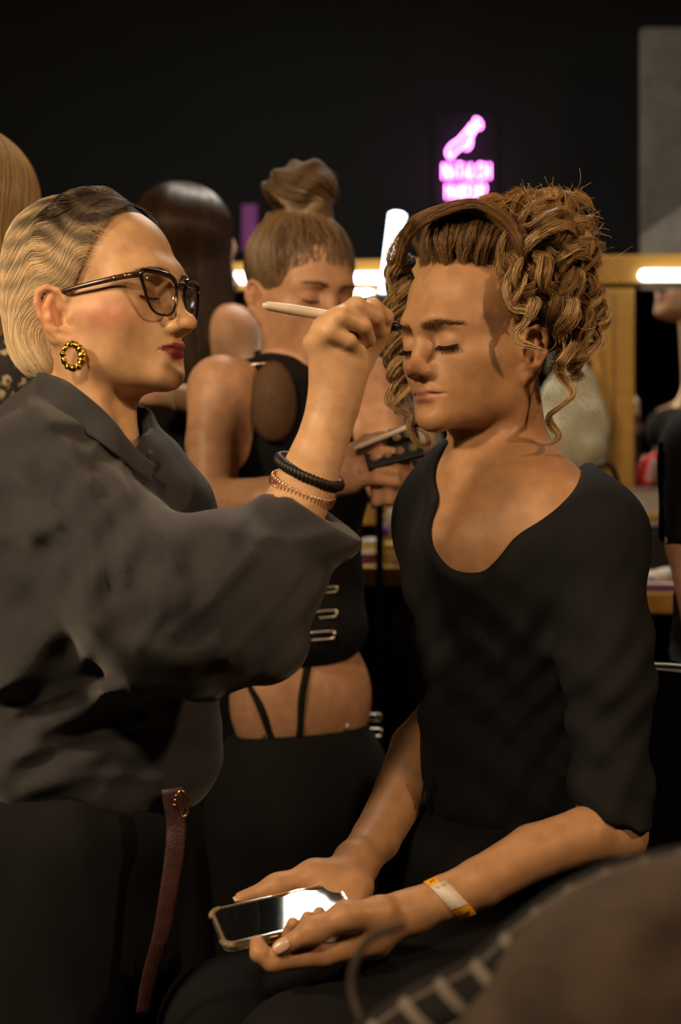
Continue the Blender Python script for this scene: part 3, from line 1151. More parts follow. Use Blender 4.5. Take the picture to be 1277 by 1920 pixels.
def man_arms(S):
    S.path(NH['arm'], NH['arm_r'], 0.005, k0=0.02)
    S.ell(P(1176, 1570, 1.472), (0.013, 0.015, 0.016), 0.025)
    # near hand: palm turned up under the phone, thumb alongside
    S.path([P(768, 1712, 1.398), P(715, 1722, 1.388)], [0.0185, 0.021], 0.018)
    S.ell(P(690, 1738, 1.392), (0.030, 0.026, 0.0225), 0.015, rot=rotm('Y', 12))
    S.ell(P(655, 1742, 1.400), (0.026, 0.024, 0.0165), 0.015, rot=rotm('Y', 12))
    S.path([P(715, 1712, 1.376), P(650, 1717, 1.362), P(590, 1744, 1.352), P(527, 1776, 1.346)], [0.0150, 0.0128, 0.0108, 0.0078], 0.012)
    S.ell(P(585, 1746, 1.351), (0.0112, 0.0108, 0.0102), 0.008)
    for pts, r in (([P(700, 1765, 1.385), P(605, 1789, 1.366), P(512, 1803, 1.352), P(487, 1787, 1.352), P(482, 1768, 1.358)], [0.0135, 0.0112, 0.0094, 0.0084, 0.0072]),
                   ([P(706, 1770, 1.400), P(615, 1796, 1.395), P(528, 1808, 1.385), P(500, 1786, 1.390), P(510, 1768, 1.402)], [0.0135, 0.0112, 0.0096, 0.0086, 0.0074]),
                   ([P(712, 1768, 1.415), P(630, 1796, 1.418), P(560, 1806, 1.415), P(535, 1786, 1.420), P(545, 1768, 1.430)], [0.0125, 0.0105, 0.0092, 0.0082, 0.0070]),
                   ([P(720, 1760, 1.425), P(660, 1785, 1.438), P(605, 1794, 1.440), P(582, 1780, 1.445), P(590, 1764, 1.452)], [0.0110, 0.0092, 0.0080, 0.0072, 0.0062])):
        S.path(pts, r, 0.006, k0=0.012)
    # far arm and hand: thumb on the far edge of the phone, finger tips over the near edge
    S.path([P(850, 1330, 1.790), P(784, 1405, 1.730), P(750, 1490, 1.650), P(705, 1572, 1.565), P(668, 1618, 1.515)], [0.036, 0.034, 0.031, 0.0265, 0.0225], 0.005, k0=0.02)
    S.path([P(668, 1618, 1.505), P(650, 1655, 1.485)], [0.0215, 0.0235], 0.018)
    S.ell(P(640, 1672, 1.468), (0.034, 0.026, 0.018), 0.016, rot=rotm('Y', -14))
    S.ell(P(615, 1700, 1.455), (0.040, 0.030, 0.013), 0.016, rot=rotm('Y', -14))
    S.path([P(655, 1642, 1.490), P(590, 1642, 1.478), P(520, 1664, 1.462), P(452, 1685, 1.452)], [0.0185, 0.0150, 0.0118, 0.0072], 0.014)
    for pts, r in (([P(610, 1725, 1.445), P(560, 1765, 1.405), P(546, 1752, 1.375), P(549, 1732, 1.368)], [0.0115, 0.0094, 0.0080, 0.0064]),
                   ([P(630, 1720, 1.448), P(592, 1755, 1.410), P(574, 1738, 1.381), P(577, 1720, 1.374)], [0.0115, 0.0092, 0.0078, 0.0062]),
                   ([P(648, 1712, 1.450), P(615, 1742, 1.415), P(597, 1727, 1.388), P(599, 1711, 1.382)], [0.0110, 0.0088, 0.0074, 0.0060])):
        S.path(pts, r, 0.006, k0=0.012)


SM_ = Sdf()
head(SM_, RM, tM, sM, zl=ZLM, jaw=0.94, lip=1.2, hollow=0.0, brow=0.001, nose=-0.002)
man_neck(SM_)
man_torso(SM_, -0.005)
man_arms(SM_)
lo = np.array([P(440, 0, 1.345)[0] - 0.03, 1.28, P(0, 1830, 1.34)[2]])
hi = np.array([P(1215, 0, 1.53)[0] + 0.05, 1.86, tM[2] + 0.135])
v, f = SM_.mesh(lo, hi, 0.0021)
man = make('person', v, f, M['skin'], colors=skin_color(v, MAN_SKIN, RM, tM, sM, ZLM, lips=(0.43, 0.215, 0.155), ear_red=0.45, lid=(0.44, 0.26, 0.16)))
tag(man, 'young seated person with curly updo, eyes closed, holding a phone in both hands', 'person')
for x in (1, -1):
    brow_hairs(RM, tM, sM, SM_, x, (0.20, 0.118, 0.064), rng, M['hair'], man, n=140, z0=0.0150, thick=0.0040, span=(0.009, 0.053))
    lashes(RM, tM, sM, SM_, x, rng, M['hair'], man, n=90, length=0.0085, droop=0.75)
M['nail'] = plain('nail', (0.62, 0.40, 0.29), 0.22, spec=0.6)
nail(P(526, 1772, 1.3375), (-0.25, -0.85, 0.42), P(515, 1782, 1.346) - P(560, 1758, 1.35), 0.0058, 0.0082, M['nail'], man)
nail(P(448, 1680, 1.449), (-0.1, -0.25, 0.95), P(452, 1685, 1.452) - P(520, 1664, 1.462), 0.0050, 0.0065, M['nail'], man)

# --- black scoop-neck top
M['black_jersey'] = cloth_mat('black_jersey', (0.0055, 0.0064, 0.0078), 0.85, 900)
S = Sdf()
man_torso(S, 0.0045)
S.cap(P(985, 895, 1.70), P(1098, 975, 1.595), 0.030, 0.034, 0.06)
S.cap(P(915, 880, 1.74), P(838, 952, 1.76), 0.032, 0.036, 0.07)
S.ell(P(884, 985, 1.52), (0.046, 0.13, 0.056), 0.012, 's', rot=rotm('Y', 4))
S.ell(P(970, 925, 1.58), (0.084, 0.12, 0.036), 0.020, 's', rot=rotm('Y', -33))
S.ell(P(905, 895, 1.62), (0.050, 0.15, 0.050), 0.02, 's')
S.ell(P(985, 850, 1.66), (0.062, 0.12, 0.045), 0.02, 's')
S.path([P(1146, 1500, 1.478), P(1146, 1580, 1.470)], [0.0420, 0.0440], 0.01)
S.snip(P(1158, 1500, 1.472), P(1180, 1640, 1.462), 0.062, P(1137, 1527, 1.475), (-0.26, 0, -0.97))


def man_folds(p, d):
    x, z = p[..., 0], p[..., 2]
    w = 0.0016 * np.sin((x * 0.55 + z) * 95 + 2.2 * np.sin(x * 21 + z * 8)) + 0.0012 * np.sin((z * 0.8 - x) * 140 + 1.5 * np.sin(z * 30))
    low = np.clip((1.22 - z) / 0.12, 0, 1)
    return d + (w * low * 1.6).astype(np.float32)


S.warp(man_folds)
v, f = S.mesh((P(745, 0, 1.7)[0] - 0.03, 1.42, P(0, 1640, 1.66)[2]), (P(1230, 0, 1.5)[0] + 0.02, 1.86, P(0, 800, 1.7)[2]), 0.0036)
make('scoop_neck_top', v, f, M['black_jersey'], man)['label'] = 'black scoop-neck top with three-quarter sleeves'
# hanging tie string at the side of the top
g = spline([P(806, 1440, 1.600), P(796, 1470, 1.600), P(792, 1500, 1.600), P(797, 1506, 1.600), P(804, 1482, 1.600), P(810, 1455, 1.600)], 24)
v, f = tube(g, 0.0013, 6)
make('tie_string', v, f, M['black_jersey'], man)

# --- black trousers, seated
M['black_twill'] = cloth_mat('black_twill', (0.0042, 0.0050, 0.0062), 0.88, 500)
S = Sdf()
Bm = head_frame((-math.cos(math.radians(38)), -math.sin(math.radians(38))))
S.ell(P(960, 1640, 1.660), (0.165, 0.150, 0.105), 0.02, rot=Bm)
hipn, hipf = P(1010, 1770, 1.60), P(900, 1740, 1.74)
kn, kf = P(560, 2010, 1.36), P(420, 1930, 1.54)
for h_, k_ in ((hipn, kn), (hipf, kf)):
    S.cap(h_, k_, 0.088, 0.066, 0.04)
    foot = np.array([k_[0] - 0.03, k_[1] - 0.02, 0.10])
    S.cap(k_, foot, 0.066, 0.050, 0.03)
S.warp(lambda p, d: d + (0.004 * np.sin(p[..., 0] * 40 + 2 * np.sin(p[..., 1] * 30)) * np.sin(p[..., 2] * 33 + p[..., 1] * 20)).astype(np.float32))
v, f = S.mesh((-0.36, 1.12, 0.08), (0.40, 1.95, P(0, 1520, 1.66)[2] + 0.06), 0.007)
make('trousers', v, f, M['black_twill'], man)
for k_ in (kn, kf):
    S = Sdf()
    fx = np.array([k_[0] - 0.03, k_[1] - 0.02, 0])
    S.cap(fx + [0, 0.02, 0.050], fx + [-0.13, -0.09, 0.030], 0.045, 0.036, 0.03)
    S.cap(fx + [0, 0.01, 0.13], fx + [0, 0.02, 0.05], 0.048, 0.05, 0.03)
    S.plane((0, 0, 0.004), (0, 0, -1), 0.004)
    v, f = S.mesh(fx + [-0.25, -0.2, -0.02], fx + [0.1, 0.12, 0.2], 0.007)
    make('boot', v, f, M['black_twill'], man)

# --- hair: dark base, combed front, roll, curls, ringlets, flyaways
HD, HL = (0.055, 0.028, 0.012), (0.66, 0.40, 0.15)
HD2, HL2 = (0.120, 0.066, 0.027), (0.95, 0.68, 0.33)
hm = lambda q: RM @ (np.asarray(q, float) * sM) + tM
S = Sdf()
S.frame(RM, tM, sM)
S.ell((0, -0.022, 0.046), (0.080, 0.100, 0.086), 0.01)
S.ell((0, 0.080, 0.02), (0.090, 0.062, 0.073), 0.006, 's')          # face left free
S.ell((0.075, 0.030, 0.005), (0.04, 0.038, 0.09), 0.006, 's')
S.ell((-0.075, 0.030, 0.005), (0.04, 0.038, 0.09), 0.006, 's')
S.frame()
S.ell(P(1020, 470, 1.655), (0.062, 0.065, 0.062), 0.03)
S.ell(P(1045, 560, 1.665), (0.040, 0.055, 0.055), 0.03)
S.frame(RM, tM, sM)
S.plane((0, -0.03, -0.055), (0, 0.2, -1), 0.01)
S.ell((0.085, -0.012, -0.025), (0.03, 0.026, 0.036), 0.004, 's')
S.frame()
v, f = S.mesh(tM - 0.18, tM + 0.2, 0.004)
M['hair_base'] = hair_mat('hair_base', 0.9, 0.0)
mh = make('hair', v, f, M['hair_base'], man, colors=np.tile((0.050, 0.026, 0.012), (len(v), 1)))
mh['label'] = 'golden brown hair in a curly updo with loose ringlets'
dH = tM[1]
Q = lambda px, py, dd: P(px, py, dH + dd)
packs = []


def scalp(px, py, S=None, d0=1.3):
    """distance along the ray through a pixel to the head surface"""
    S = S or SM_
    d = d0
    for _ in range(60):
        e = float(S.ev(P(px, py, d).astype(np.float32)[None, None, :])[0, 0])
        d += e * 0.9
        if e < 0.0004 or d > 2.2:
            break
    return d


# combed-up front rising from the hairline (behind the roll)
for i in range(60):
    u = rng.uniform(0, 1)
    x0 = 780 + 176 * u
    y0 = 497 - 9 * math.sin(u * 3.1) + rng.uniform(-9, 3)
    y0 += 26 * max(0, u - 0.86) / 0.14
    dr = scalp(x0, y0) - dH
    x1 = x0 - 8 + 20 * u + rng.uniform(-9, 9)
    out = rng.uniform(0.006, 0.016)
    pts = [Q(x0, y0 + 3, dr + 0.003), Q(x0 - 1, y0 - 12, dr - 0.004), Q(x1, y0 - 40, dr - out), Q(x1 + 10 + 12 * u, y0 - 72, dr - out * 0.6 + 0.01), Q(x1 + 45, y0 - 96, dr + 0.04)]
    packs.append(lock(pts, 0.0085, 0.0030, 60, rng, ((0.075, 0.040, 0.016), (0.52, 0.33, 0.14)), r0=0.00022, T=20, frizz=0.0014, root=1.0))
# fine baby hair along the temple
for i in range(40):
    u = rng.uniform(0, 1)
    x0, y0 = 935 + 25 * u + rng.uniform(-6, 6), 505 + 95 * u
    dr = scalp(x0, y0) - dH
    pts = [Q(x0, y0, dr), Q(x0 + 9, y0 - 10, dr - 0.002), Q(x0 + 26, y0 - 20, dr - 0.002)]
    packs.append(lock(pts, 0.0050, 0.0008, 10, rng, (HD, HL), r0=0.00016, T=10, frizz=0.001, root=1.0))
# the roll: from the far temple up and over the forehead, sweeping back to the side
for i in range(22):
    u = i / 21
    k = rng.uniform(-3, 3)
    lift = 26 * u
    pts = [Q(742 + 10 * u + k, 500 - 8 * u, 0.035 - 0.05 * u), Q(752 + 14 * u, 452 - 8 * u, 0.010 - 0.055 * u), Q(774 + 18 * u, 416 + 6 * u - lift * 0.3, -0.02 - 0.055 * u),
           Q(818 + 20 * u, 396 + 12 * u - lift * 0.6, -0.035 - 0.050 * u), Q(868 + 24 * u, 394 + 14 * u - lift, -0.045 - 0.042 * u), Q(915 + 20 * u, 412 + 14 * u - lift, -0.05 - 0.040 * u),
           Q(950 + 12 * u, 446 + 8 * u - lift, -0.058 - 0.030 * u), Q(972 + 8 * u, 484 - lift * 0.5, -0.065 - 0.02 * u), Q(992, 515, -0.060)]
    packs.append(lock(pts, 0.0062, 0.0040, 84, rng, ((0.070, 0.036, 0.015), (0.40, 0.23, 0.09)), r0=0.00026, T=30, frizz=0.0010, root=0.7))
# top: waves going back to the knot
for i in range(24):
    u = rng.uniform(0, 1)
    x0 = 830 + 120 * u
    top = 388 - 26 * u + rng.uniform(0, 24)
    dep = rng.uniform(-0.055, 0.06)
    wv = rng.uniform(-10, 10)
    pts = [Q(x0, top + 14, dep - 0.01), Q(x0 + 45, top - 2 + wv, dep), Q(x0 + 85, top + 14 - wv, dep + rng.uniform(-.015, .015)), Q(x0 + 120, top + 20 + wv, dep), Q(x0 + 150, top + 50, dep)]
    packs.append(lock(pts, 0.0075, 0.0050, 80, rng, (HD, HL), r0=0.00026, T=26, frizz=0.0015))
# curls piled on the knot
for i in range(58):
    a = rng.uniform(-0.6, 3.6)
    rad_ = rng.uniform(0.35, 1.0)
    cx, cy = 1028 + 78 * rad_ * math.cos(a) * 1.0, 488 - 112 * rad_ * math.sin(a)
    if cx < 962 and cy > 430:
        cx = 970 + rng.uniform(0, 40)
    dep = -0.085 * math.sqrt(max(0, 1 - rad_ ** 2 * 0.8)) + rng.uniform(-0.012, 0.02)
    if rng.uniform() < 0.25:
        dep = rng.uniform(0, 0.06)
    th = rng.uniform(0, 6.28)
    L = rng.uniform(28, 48)
    c0 = Q(cx - L * math.cos(th), cy - L * math.sin(th), dep + 0.012)
    c1 = Q(cx, cy, dep - 0.004)
    c2 = Q(cx + L * math.cos(th + 0.5), cy + L * math.sin(th + 0.5), dep + 0.012)
    g = helix([c0, c1, c2], rng.uniform(0.011, 0.020), rng.uniform(0.8, 1.5), rng.uniform(0, 6.28), 46, end=0.9)
    packs.append(lock(g, rng.uniform(0.006, 0.0095), 0.0018, 84, rng, (HD, HL) if rng.uniform() < 0.6 else (HD2, HL2), r0=0.00024, T=44, frizz=0.0012, tip=0.35, twist=rng.uniform(-0.6, 0.6)))
# side curls over the temple and in front of / behind the ear
side = [([(952, 470, -.075), (962, 520, -.082), (985, 560, -.088), (975, 598, -.090)], .010, 1.3),
        ([(975, 490, -.080), (988, 530, -.090), (986, 570, -.093), (998, 596, -.090)], .012, 1.4),
        ([(1000, 480, -.085), (1035, 530, -.088), (1058, 585, -.078), (1068, 640, -.060)], .013, 1.8),
        ([(1045, 500, -.075), (1075, 550, -.070), (1085, 600, -.06), (1100, 640, -.05)], .014, 1.7),
        ([(1070, 450, -.05), (1098, 500, -.05), (1105, 560, -.045), (1100, 610, -.04)], .014, 1.9),
        ([(1080, 520, -.02), (1105, 570, -.02), (1110, 620, -.02), (1085, 670, -.025)], .014, 2.0),
        ([(1055, 600, -.05), (1075, 650, -.05), (1072, 690, -.05), (1068, 700, -.05)], .012, 1.4),
        ([(1050, 620, -.03), (1075, 670, -.03), (1080, 690, -.03), (1060, 700, -.03)], .010, 1.2),
        ([(1015, 540, -.085), (1040, 575, -.078), (1066, 610, -.06), (1075, 655, -.05)], .011, 1.4)]
for c, r_, tn in side:
    for j in range(2):
        g = helix([Q(x + rng.uniform(-5, 5), y + rng.uniform(-5, 5), d_ + rng.uniform(-.006, .006)) for x, y, d_ in c], r_, tn, rng.uniform(0, 6.28), 56, end=0.8)
        packs.append(lock(g, 0.0075, 0.0018, 84, rng, (HD2, HL2) if j else (HD, HL), r0=0.00024, T=52, frizz=0.0010, twist=rng.uniform(-0.5, 0.5)))
# drawn ringlets
for c, w_, n_ in (([(1040, 560, -.07), (1066, 600, -.058), (1078, 640, -.062), (1060, 672, -.080), (1048, 692, -.070), (1062, 718, -.060), (1074, 742, -.068), (1052, 762, -.082), (1030, 780, -.078),
                    (1036, 800, -.066), (1048, 816, -.068), (1036, 832, -.080), (1002, 834, -.085)], 0.0058, 70),
                  ([(1085, 585, -.045), (1115, 615, -.04), (1126, 640, -.045), (1108, 662, -.055), (1080, 680, -.05), (1062, 700, -.04)], 0.0060, 60),
                  ([(1078, 548, -.04), (1112, 566, -.04), (1138, 584, -.045), (1134, 600, -.05), (1110, 606, -.05), (1090, 598, -.045)], 0.0055, 55),
                  ([(962, 500, -.088), (950, 540, -.092), (962, 575, -.094), (992, 585, -.098), (985, 606, -.100), (968, 622, -.099), (972, 640, -.100), (1000, 650, -.102), (1028, 660, -.100)], 0.0048, 60),
                  ([(1030, 565, -.080), (1048, 605, -.066), (1062, 640, -.058), (1058, 680, -.056), (1050, 715, -.056)], 0.0050, 50)):
    packs.append(lock([Q(*q) for q in c], w_, 0.0022, n_, rng, (HD2, HL2), r0=0.00034, T=70, frizz=0.0008, tip=0.2))
# far side curtain of curls along the cheek
for i in range(14):
    x0 = 754 + rng.uniform(-14, 12)
    d0 = 0.035 + rng.uniform(-.015, .04)
    g = helix([Q(x0, 480, d0), Q(748 + rng.uniform(-8, 8), 560, d0), Q(748 + rng.uniform(-8, 8), 640, d0), Q(752 + rng.uniform(-8, 8), 720, d0), Q(760 + rng.uniform(-8, 8), 770 + rng.uniform(-40, 20), d0)],
              0.011, rng.uniform(2.6, 3.6), rng.uniform(0, 6.28), 90, start=0.8)
    packs.append(lock(g, 0.0060, 0.0022, 46, rng, (HD2, HL2), r0=0.00033, T=80, frizz=0.0010))
for c, w_ in (([(752, 690, .03), (735, 722, .03), (728, 752, .03), (748, 766, .03), (770, 780, .035), (768, 805, .035), (786, 832, .03), (803, 832, .03), (800, 815, .035), (782, 800, .04)], 0.0045),
              ([(738, 500, .03), (728, 520, .02), (738, 545, .02), (752, 552, .03)], 0.005),
              ([(760, 430, 0.0), (740, 462, 0.01), (730, 488, 0.02), (742, 498, 0.03)], 0.006)):
    packs.append(lock([Q(*q) for q in c], w_, 0.002, 46, rng, (HD2, HL2), r0=0.00033, T=60, frizz=0.0010))
ho = build_strands('hair_strands', packs, M['hair'], mh)
# loose flyaway hairs
n = 520
fl = []
for i in range(n):
    a = rng.uniform(-0.9, 2.5)
    bx, by = 1022 + 92 * math.cos(a), 490 - 120 * math.sin(a)
    if rng.uniform() < 0.22:
        bx, by = rng.uniform(1040, 1112), rng.uniform(580, 770)
    L = rng.uniform(22, 50) * (1.7 if rng.uniform() < 0.10 else 0.9)
    dep = rng.uniform(-0.07, 0.05)
    an = a + rng.normal(0, 0.6)
    curl = rng.normal(0, 1.6)
    p0 = np.array([bx - math.cos(a) * 22, by + math.sin(a) * 22])
    q_ = [p0]
    for k in range(6):
        q_.append(q_[-1] + np.array([math.cos(an), -math.sin(an)]) * (L + 22) / 6)
        an += curl * 0.35 + rng.normal(0, 0.15)
    dz = np.cumsum(rng.normal(0, 0.003, 7))
    fl.append(spline([Q(x, y, dep + z_) for (x, y), z_ in zip(q_, dz)], 20))
fl = np.stack(fl)
build_strands('flyaway_hair', [(fl, np.full(fl.shape[:2], 0.00017), np.tile((0.85, 0.62, 0.33), fl.shape[:2] + (1,)))], M['hair'], mh)

# ------------------------------------------------------------------ paper wristband
M['band_yellow'] = plain('band_yellow', (0.85, 0.42, 0.02), 0.5)
M['band_white'] = plain('band_white', (0.72, 0.66, 0.58), 0.6, scale=60)
M['ink'] = plain('ink', (0.03, 0.028, 0.026), 0.6)
wb_c = P(843, 1683, 1.4095)
wb_a = nrm(P(900, 1655, 1.418) - P(790, 1704, 1.402))
wb_up = nrm(np.array([0, 0, 1.0]) - wb_a * wb_a[2])
wb_f = np.cross(wb_a, wb_up)
wb_f = wb_f if wb_f[1] < 0 else -wb_f


def band_pt(th, v, r=0.0242):
    """th in degrees from the top towards the viewer, v metres along the arm"""
    a = math.radians(th)
    skew = 0.010 * math.sin((th - 90) / 57.3)
    return wb_c + wb_a * (v + skew) + (wb_up * math.cos(a) + wb_f * math.sin(a)) * (r + 0.03 * v)


def band_piece(name, t0, t1, v0, v1, r0, r1, mat, parent=None, n=24):
    V, F = [], []
    ts = np.linspace(t0, t1, n)
    for t_ in ts:
        V += [band_pt(t_, v0, r0), band_pt(t_, v1, r0), band_pt(t_, v1, r1), band_pt(t_, v0, r1)]
    for i in range(n - 1):
        for j in range(4):
            F.append([i * 4 + j, i * 4 + (j + 1) % 4, i * 4 + 4 + (j + 1) % 4, i * 4 + 4 + j])
    F += [[3, 2, 1, 0], [4 * n - 4, 4 * n - 3, 4 * n - 2, 4 * n - 1]]
    return make(name, V, F, mat, parent)


wb = band_piece('paper_wristband', -176, 184, -0.0088, 0.0088, 0.0240, 0.0244, M['band_yellow'], None, 60)
tag(wb, 'yellow paper wristband with a white numbered panel on the near forearm', 'wristband')
band_piece('number_panel', 26, 100, -0.0088, 0.0080, 0.0243, 0.0247, M['band_white'], wb)['label'] = 'white panel with a printed number'
SEG = {'0': 'abcdef', '1': 'bc', '6': 'afgedc', '7': 'abc', '8': 'abcdefg'}
SEGP = {'a': ((0, 1), (1, 1)), 'b': ((1, 1), (1, .5)), 'c': ((1, .5), (1, 0)), 'd': ((0, 0), (1, 0)), 'e': ((0, 0), (0, .5)), 'f': ((0, .5), (0, 1)), 'g': ((0, .5), (1, .5))}
parts = []
for i, ch in enumerate('767001'):
    for sg in SEG[ch]:
        (xa, ya), (xb, yb) = SEGP[sg]
        q = [band_pt(40 - 7.5 * y_, -0.0052 + i * 0.0022 + x_ * 0.0013, 0.0248) for x_, y_ in ((xa, ya), (xb, yb))]
        parts.append(tube(np.array(q), 0.00016, 4))
make('printed_number', *merge_list(parts), M['ink'], wb)
for t_, v_ in ((8, -0.002), (124, 0.002)):
    parts = []
    for k in range(7):
        a0 = k * 0.9
        q = [band_pt(t_ + 5 * math.sin(a0), v_ - 0.003 + 0.0009 * k, 0.0247), band_pt(t_ + 7 * math.cos(a0 * 1.7), v_ - 0.0025 + 0.0009 * k, 0.0247)]
        parts.append(tube(np.array(q), 0.0003, 4))
    make('printed_mark', *merge_list(parts), M['ink'], wb)

# ------------------------------------------------------------------ phone in a clear bumper case
TL, TR, BL = P(390, 1703, 1.425), P(629, 1649, 1.462), P(413, 1773, 1.362)
pu = nrm(TR - TL)
pw_ = BL - TL
pv = nrm(pw_ - pu * (pw_ @ pu))
pn = np.cross(pv, pu)
pn = pn if pn[2] > 0 else -pn
PL_, PW_, PT_ = float(np.linalg.norm(TR - TL)) + 0.002, float(np.linalg.norm(pw_)), 0.0085
pc = TL + pu * PL_ / 2 + pv * PW_ / 2 - pn * 0.002
PR = np.stack([pu, pv, pn], 1)


def rrect(l, w, r, n=6):
    o = []
    for cx, cy, a0 in ((l - r, w - r, 0), (-l + r, w - r, 90), (-l + r, -w + r, 180), (l - r, -w + r, 270)):
        for i in range(n + 1):
            a = math.radians(a0 + 90 * i / n)
            o.append((cx + r * math.cos(a), cy + r * math.sin(a)))
    return np.array(o)


def slab(out, z0, z1, bev=0.0008):
    """rounded plate from a 2D outline"""
    c = out.mean(0)
    rings = []
    for z, sh in ((z0, bev), (z0 + bev, 0), (z1 - bev, 0), (z1, bev)):
        q = c + (out - c) * (1 - sh / np.abs(out - c).max())
        rings.append(np.column_stack([q, np.full(len(q), z)]))
    n = len(out)
    V = np.concatenate(rings)
    F = [[i * n + j, i * n + (j + 1) % n, (i + 1) * n + (j + 1) % n, (i + 1) * n + j] for i in range(3) for j in range(n)]
    F += [list(range(n))[::-1], [3 * n + j for j in range(n)]]
    return V, F


def ph_obj(name, V, F, mat, parent, smooth=False):
    return make(name, V @ PR.T + pc, F, mat, parent, smooth=smooth)


M['phone_body'] = plain('phone_body', (0.30, 0.20, 0.12), 0.3, metal=0.8)
M['phone_glass'] = plain('phone_glass', (0.004, 0.005, 0.006), 0.03, spec=0.9, ior=1.75)
M['clear_case'] = plain('clear_case', (0.62, 0.50, 0.33), 0.12, trans=0.75, ior=1.4)
M['gold_metal'] = plain('gold_metal', (0.75, 0.47, 0.16), 0.22, metal=1.0)
phone = empty('smartphone', pc - pn * 0.005)
tag(phone, 'black-screened smartphone in a clear bumper case held in both hands', 'phone')
hl, hw = PL_ / 2 - 0.0035, PW_ / 2 - 0.0035
V, F = slab(rrect(hl, hw, 0.009), -0.0075, 0.0002)
ph_obj('body', V, F, M['phone_body'], phone)
V, F = slab(rrect(hl - 0.0012, hw - 0.0012, 0.008), 0.0, 0.0007, 0.0003)
ph_obj('screen', V, F, M['phone_glass'], phone)
# case wall as a closed frame
o1, o0 = rrect(hl + 0.0022, hw + 0.0022, 0.0105), rrect(hl + 0.0002, hw + 0.0002, 0.009)
n = len(o1)
V = np.concatenate([np.column_stack([o, np.full(n, z)]) for o, z in ((o1, -0.009), (o1 * 1.004, -0.003), (o1, 0.0014), (o0, 0.0014), (o0, -0.009))])
F = [[i * n + j, i * n + (j + 1) % n, ((i + 1) % 5) * n + (j + 1) % n, ((i + 1) % 5) * n + j] for i in range(5) for j in range(n)]
case = ph_obj('clear_case', V, F, M['clear_case'], phone)
for sx in (1, -1):
    for sy in (1, -1):
        arc = rrect(hl + 0.0026, hw + 0.0026, 0.011)
        m = (arc[:, 0] * sx > hl - 0.014) & (arc[:, 1] * sy > hw - 0.014)
        q = arc[m]
        q = q[np.argsort(np.arctan2(q[:, 1] - sy * (hw - 0.02), (q[:, 0] - sx * (hl - 0.02))))] if sx > 0 else q
        g = np.column_stack([q, np.full(len(q), -0.0012)])
        v, f = tube(g @ PR.T + pc, 0.0032, 8)
        make('corner_bumper', v, f, M['clear_case'], case)
for u0, u1 in ((-0.022, -0.014), (-0.010, 0.004), (0.008, 0.022)):
    v, f = boxv(((u0 + u1) / 2, hw + 0.0024, -0.004), ((u1 - u0) / 2, 0.0008, 0.0016))
    ph_obj('side_button', v, f, M['gold_metal'], phone)


# ------------------------------------------------------------------ the make-up artist
rng = np.random.default_rng(11)
ph_w = math.radians(25)
RW = head_frame((math.cos(ph_w), -math.sin(ph_w)), 6)
sW = 0.965
ZLW = (0.0385, 0.0660, 0.106)
tW = seat_head(RW, sW, (0, 0.1185, -0.038), 367, 603, 1.545)
WOM_SKIN = (0.59, 0.375, 0.205)
hw_ = lambda q: RW @ (np.asarray(q, float) * sW) + tW

SW_ = Sdf()
head(SW_, RW, tW, sW, zl=ZLW, jaw=1.02, lip=1.15, nose=0.001, ear_s=1.08)
SW_.cap(hw_((0, -0.030, -0.040)), P(158, 850, 1.575), 0.044, 0.048, 0.018)
SW_.cap(hw_((0, -0.050, -0.040)), P(140, 845, 1.600), 0.040, 0.050, 0.03)
SW_.ell(hw_((0, 0.028, -0.086)), (0.030, 0.036, 0.018), 0.024)
for x, base in ((-1, P(226, 862, 1.530)), (1, P(240, 862, 1.555))):
    SW_.cap(hw_((x * 0.054, -0.022, -0.055)), base, 0.011, 0.008, 0.026)
SW_.ell(P(150, 985, 1.600), (0.11, 0.075, 0.10), 0.04)
# raised right arm: forearm, wrist, hand with the brush
fore = [P(470, 1095, 1.435), P(530, 1000, 1.450), P(575, 905, 1.468), P(612, 805, 1.480), P(626, 755, 1.484)]
SW_.path(fore, [0.038, 0.035, 0.031, 0.0255, 0.0245], 0.006)
SW_.path([P(626, 755, 1.484), P(640, 690, 1.486)], [0.0240, 0.026], 0.016)
SW_.ell(P(636, 680, 1.484), (0.030, 0.020, 0.040), 0.016, rot=rotm('Y', 10))
for a, b, r in ((P(618, 735, 1.474), P(590, 645, 1.468), 0.0105), (P(628, 735, 1.472), P(608, 616, 1.462), 0.0110), (P(640, 732, 1.474), P(634, 600, 1.464), 0.0112), (P(650, 730, 1.484), P(662, 602, 1.476), 0.0108)):
    SW_.cap(a, b, 0.0125, r, 0.010)
# fingers bent forward round the handle, thumb below
for pts, r in (([P(590, 645, 1.468), P(617, 624, 1.452), P(655, 640, 1.455), P(668, 662, 1.468)], [0.0105, 0.0092, 0.0078, 0.0066]),
               ([P(608, 616, 1.462), P(641, 594, 1.450), P(682, 612, 1.458), P(693, 638, 1.474)], [0.0112, 0.0097, 0.0083, 0.0070]),
               ([P(634, 600, 1.464), P(668, 574, 1.460), P(705, 594, 1.474), P(711, 620, 1.490)], [0.0114, 0.0099, 0.0084, 0.0071]),
               ([P(662, 602, 1.476), P(699, 576, 1.480), P(724, 594, 1.496), P(722, 616, 1.508)], [0.0110, 0.0094, 0.0080, 0.0068]),
               ([P(656, 720, 1.500), P(682, 676, 1.512), P(704, 644, 1.510), P(718, 622, 1.502)], [0.0145, 0.0118, 0.0098, 0.0074])):
    SW_.path(pts, r, 0.003, k0=0.009)
v, f = SW_.mesh((P(0, 0, 1.6)[0] - 0.02, 1.38, P(0, 1120, 1.5)[2]), (P(735, 0, 1.5)[0] + 0.02, 1.72, tW[2] + 0.13), 0.0021)
woman = make('person', v, f, M['skin'], colors=skin_color(v, WOM_SKIN, RW, tW, sW, ZLW, lips=(0.23, 0.045, 0.040), blush=(0.50, 0.13, 0.10), ear_red=0.55, lid=(0.40, 0.20, 0.12)))
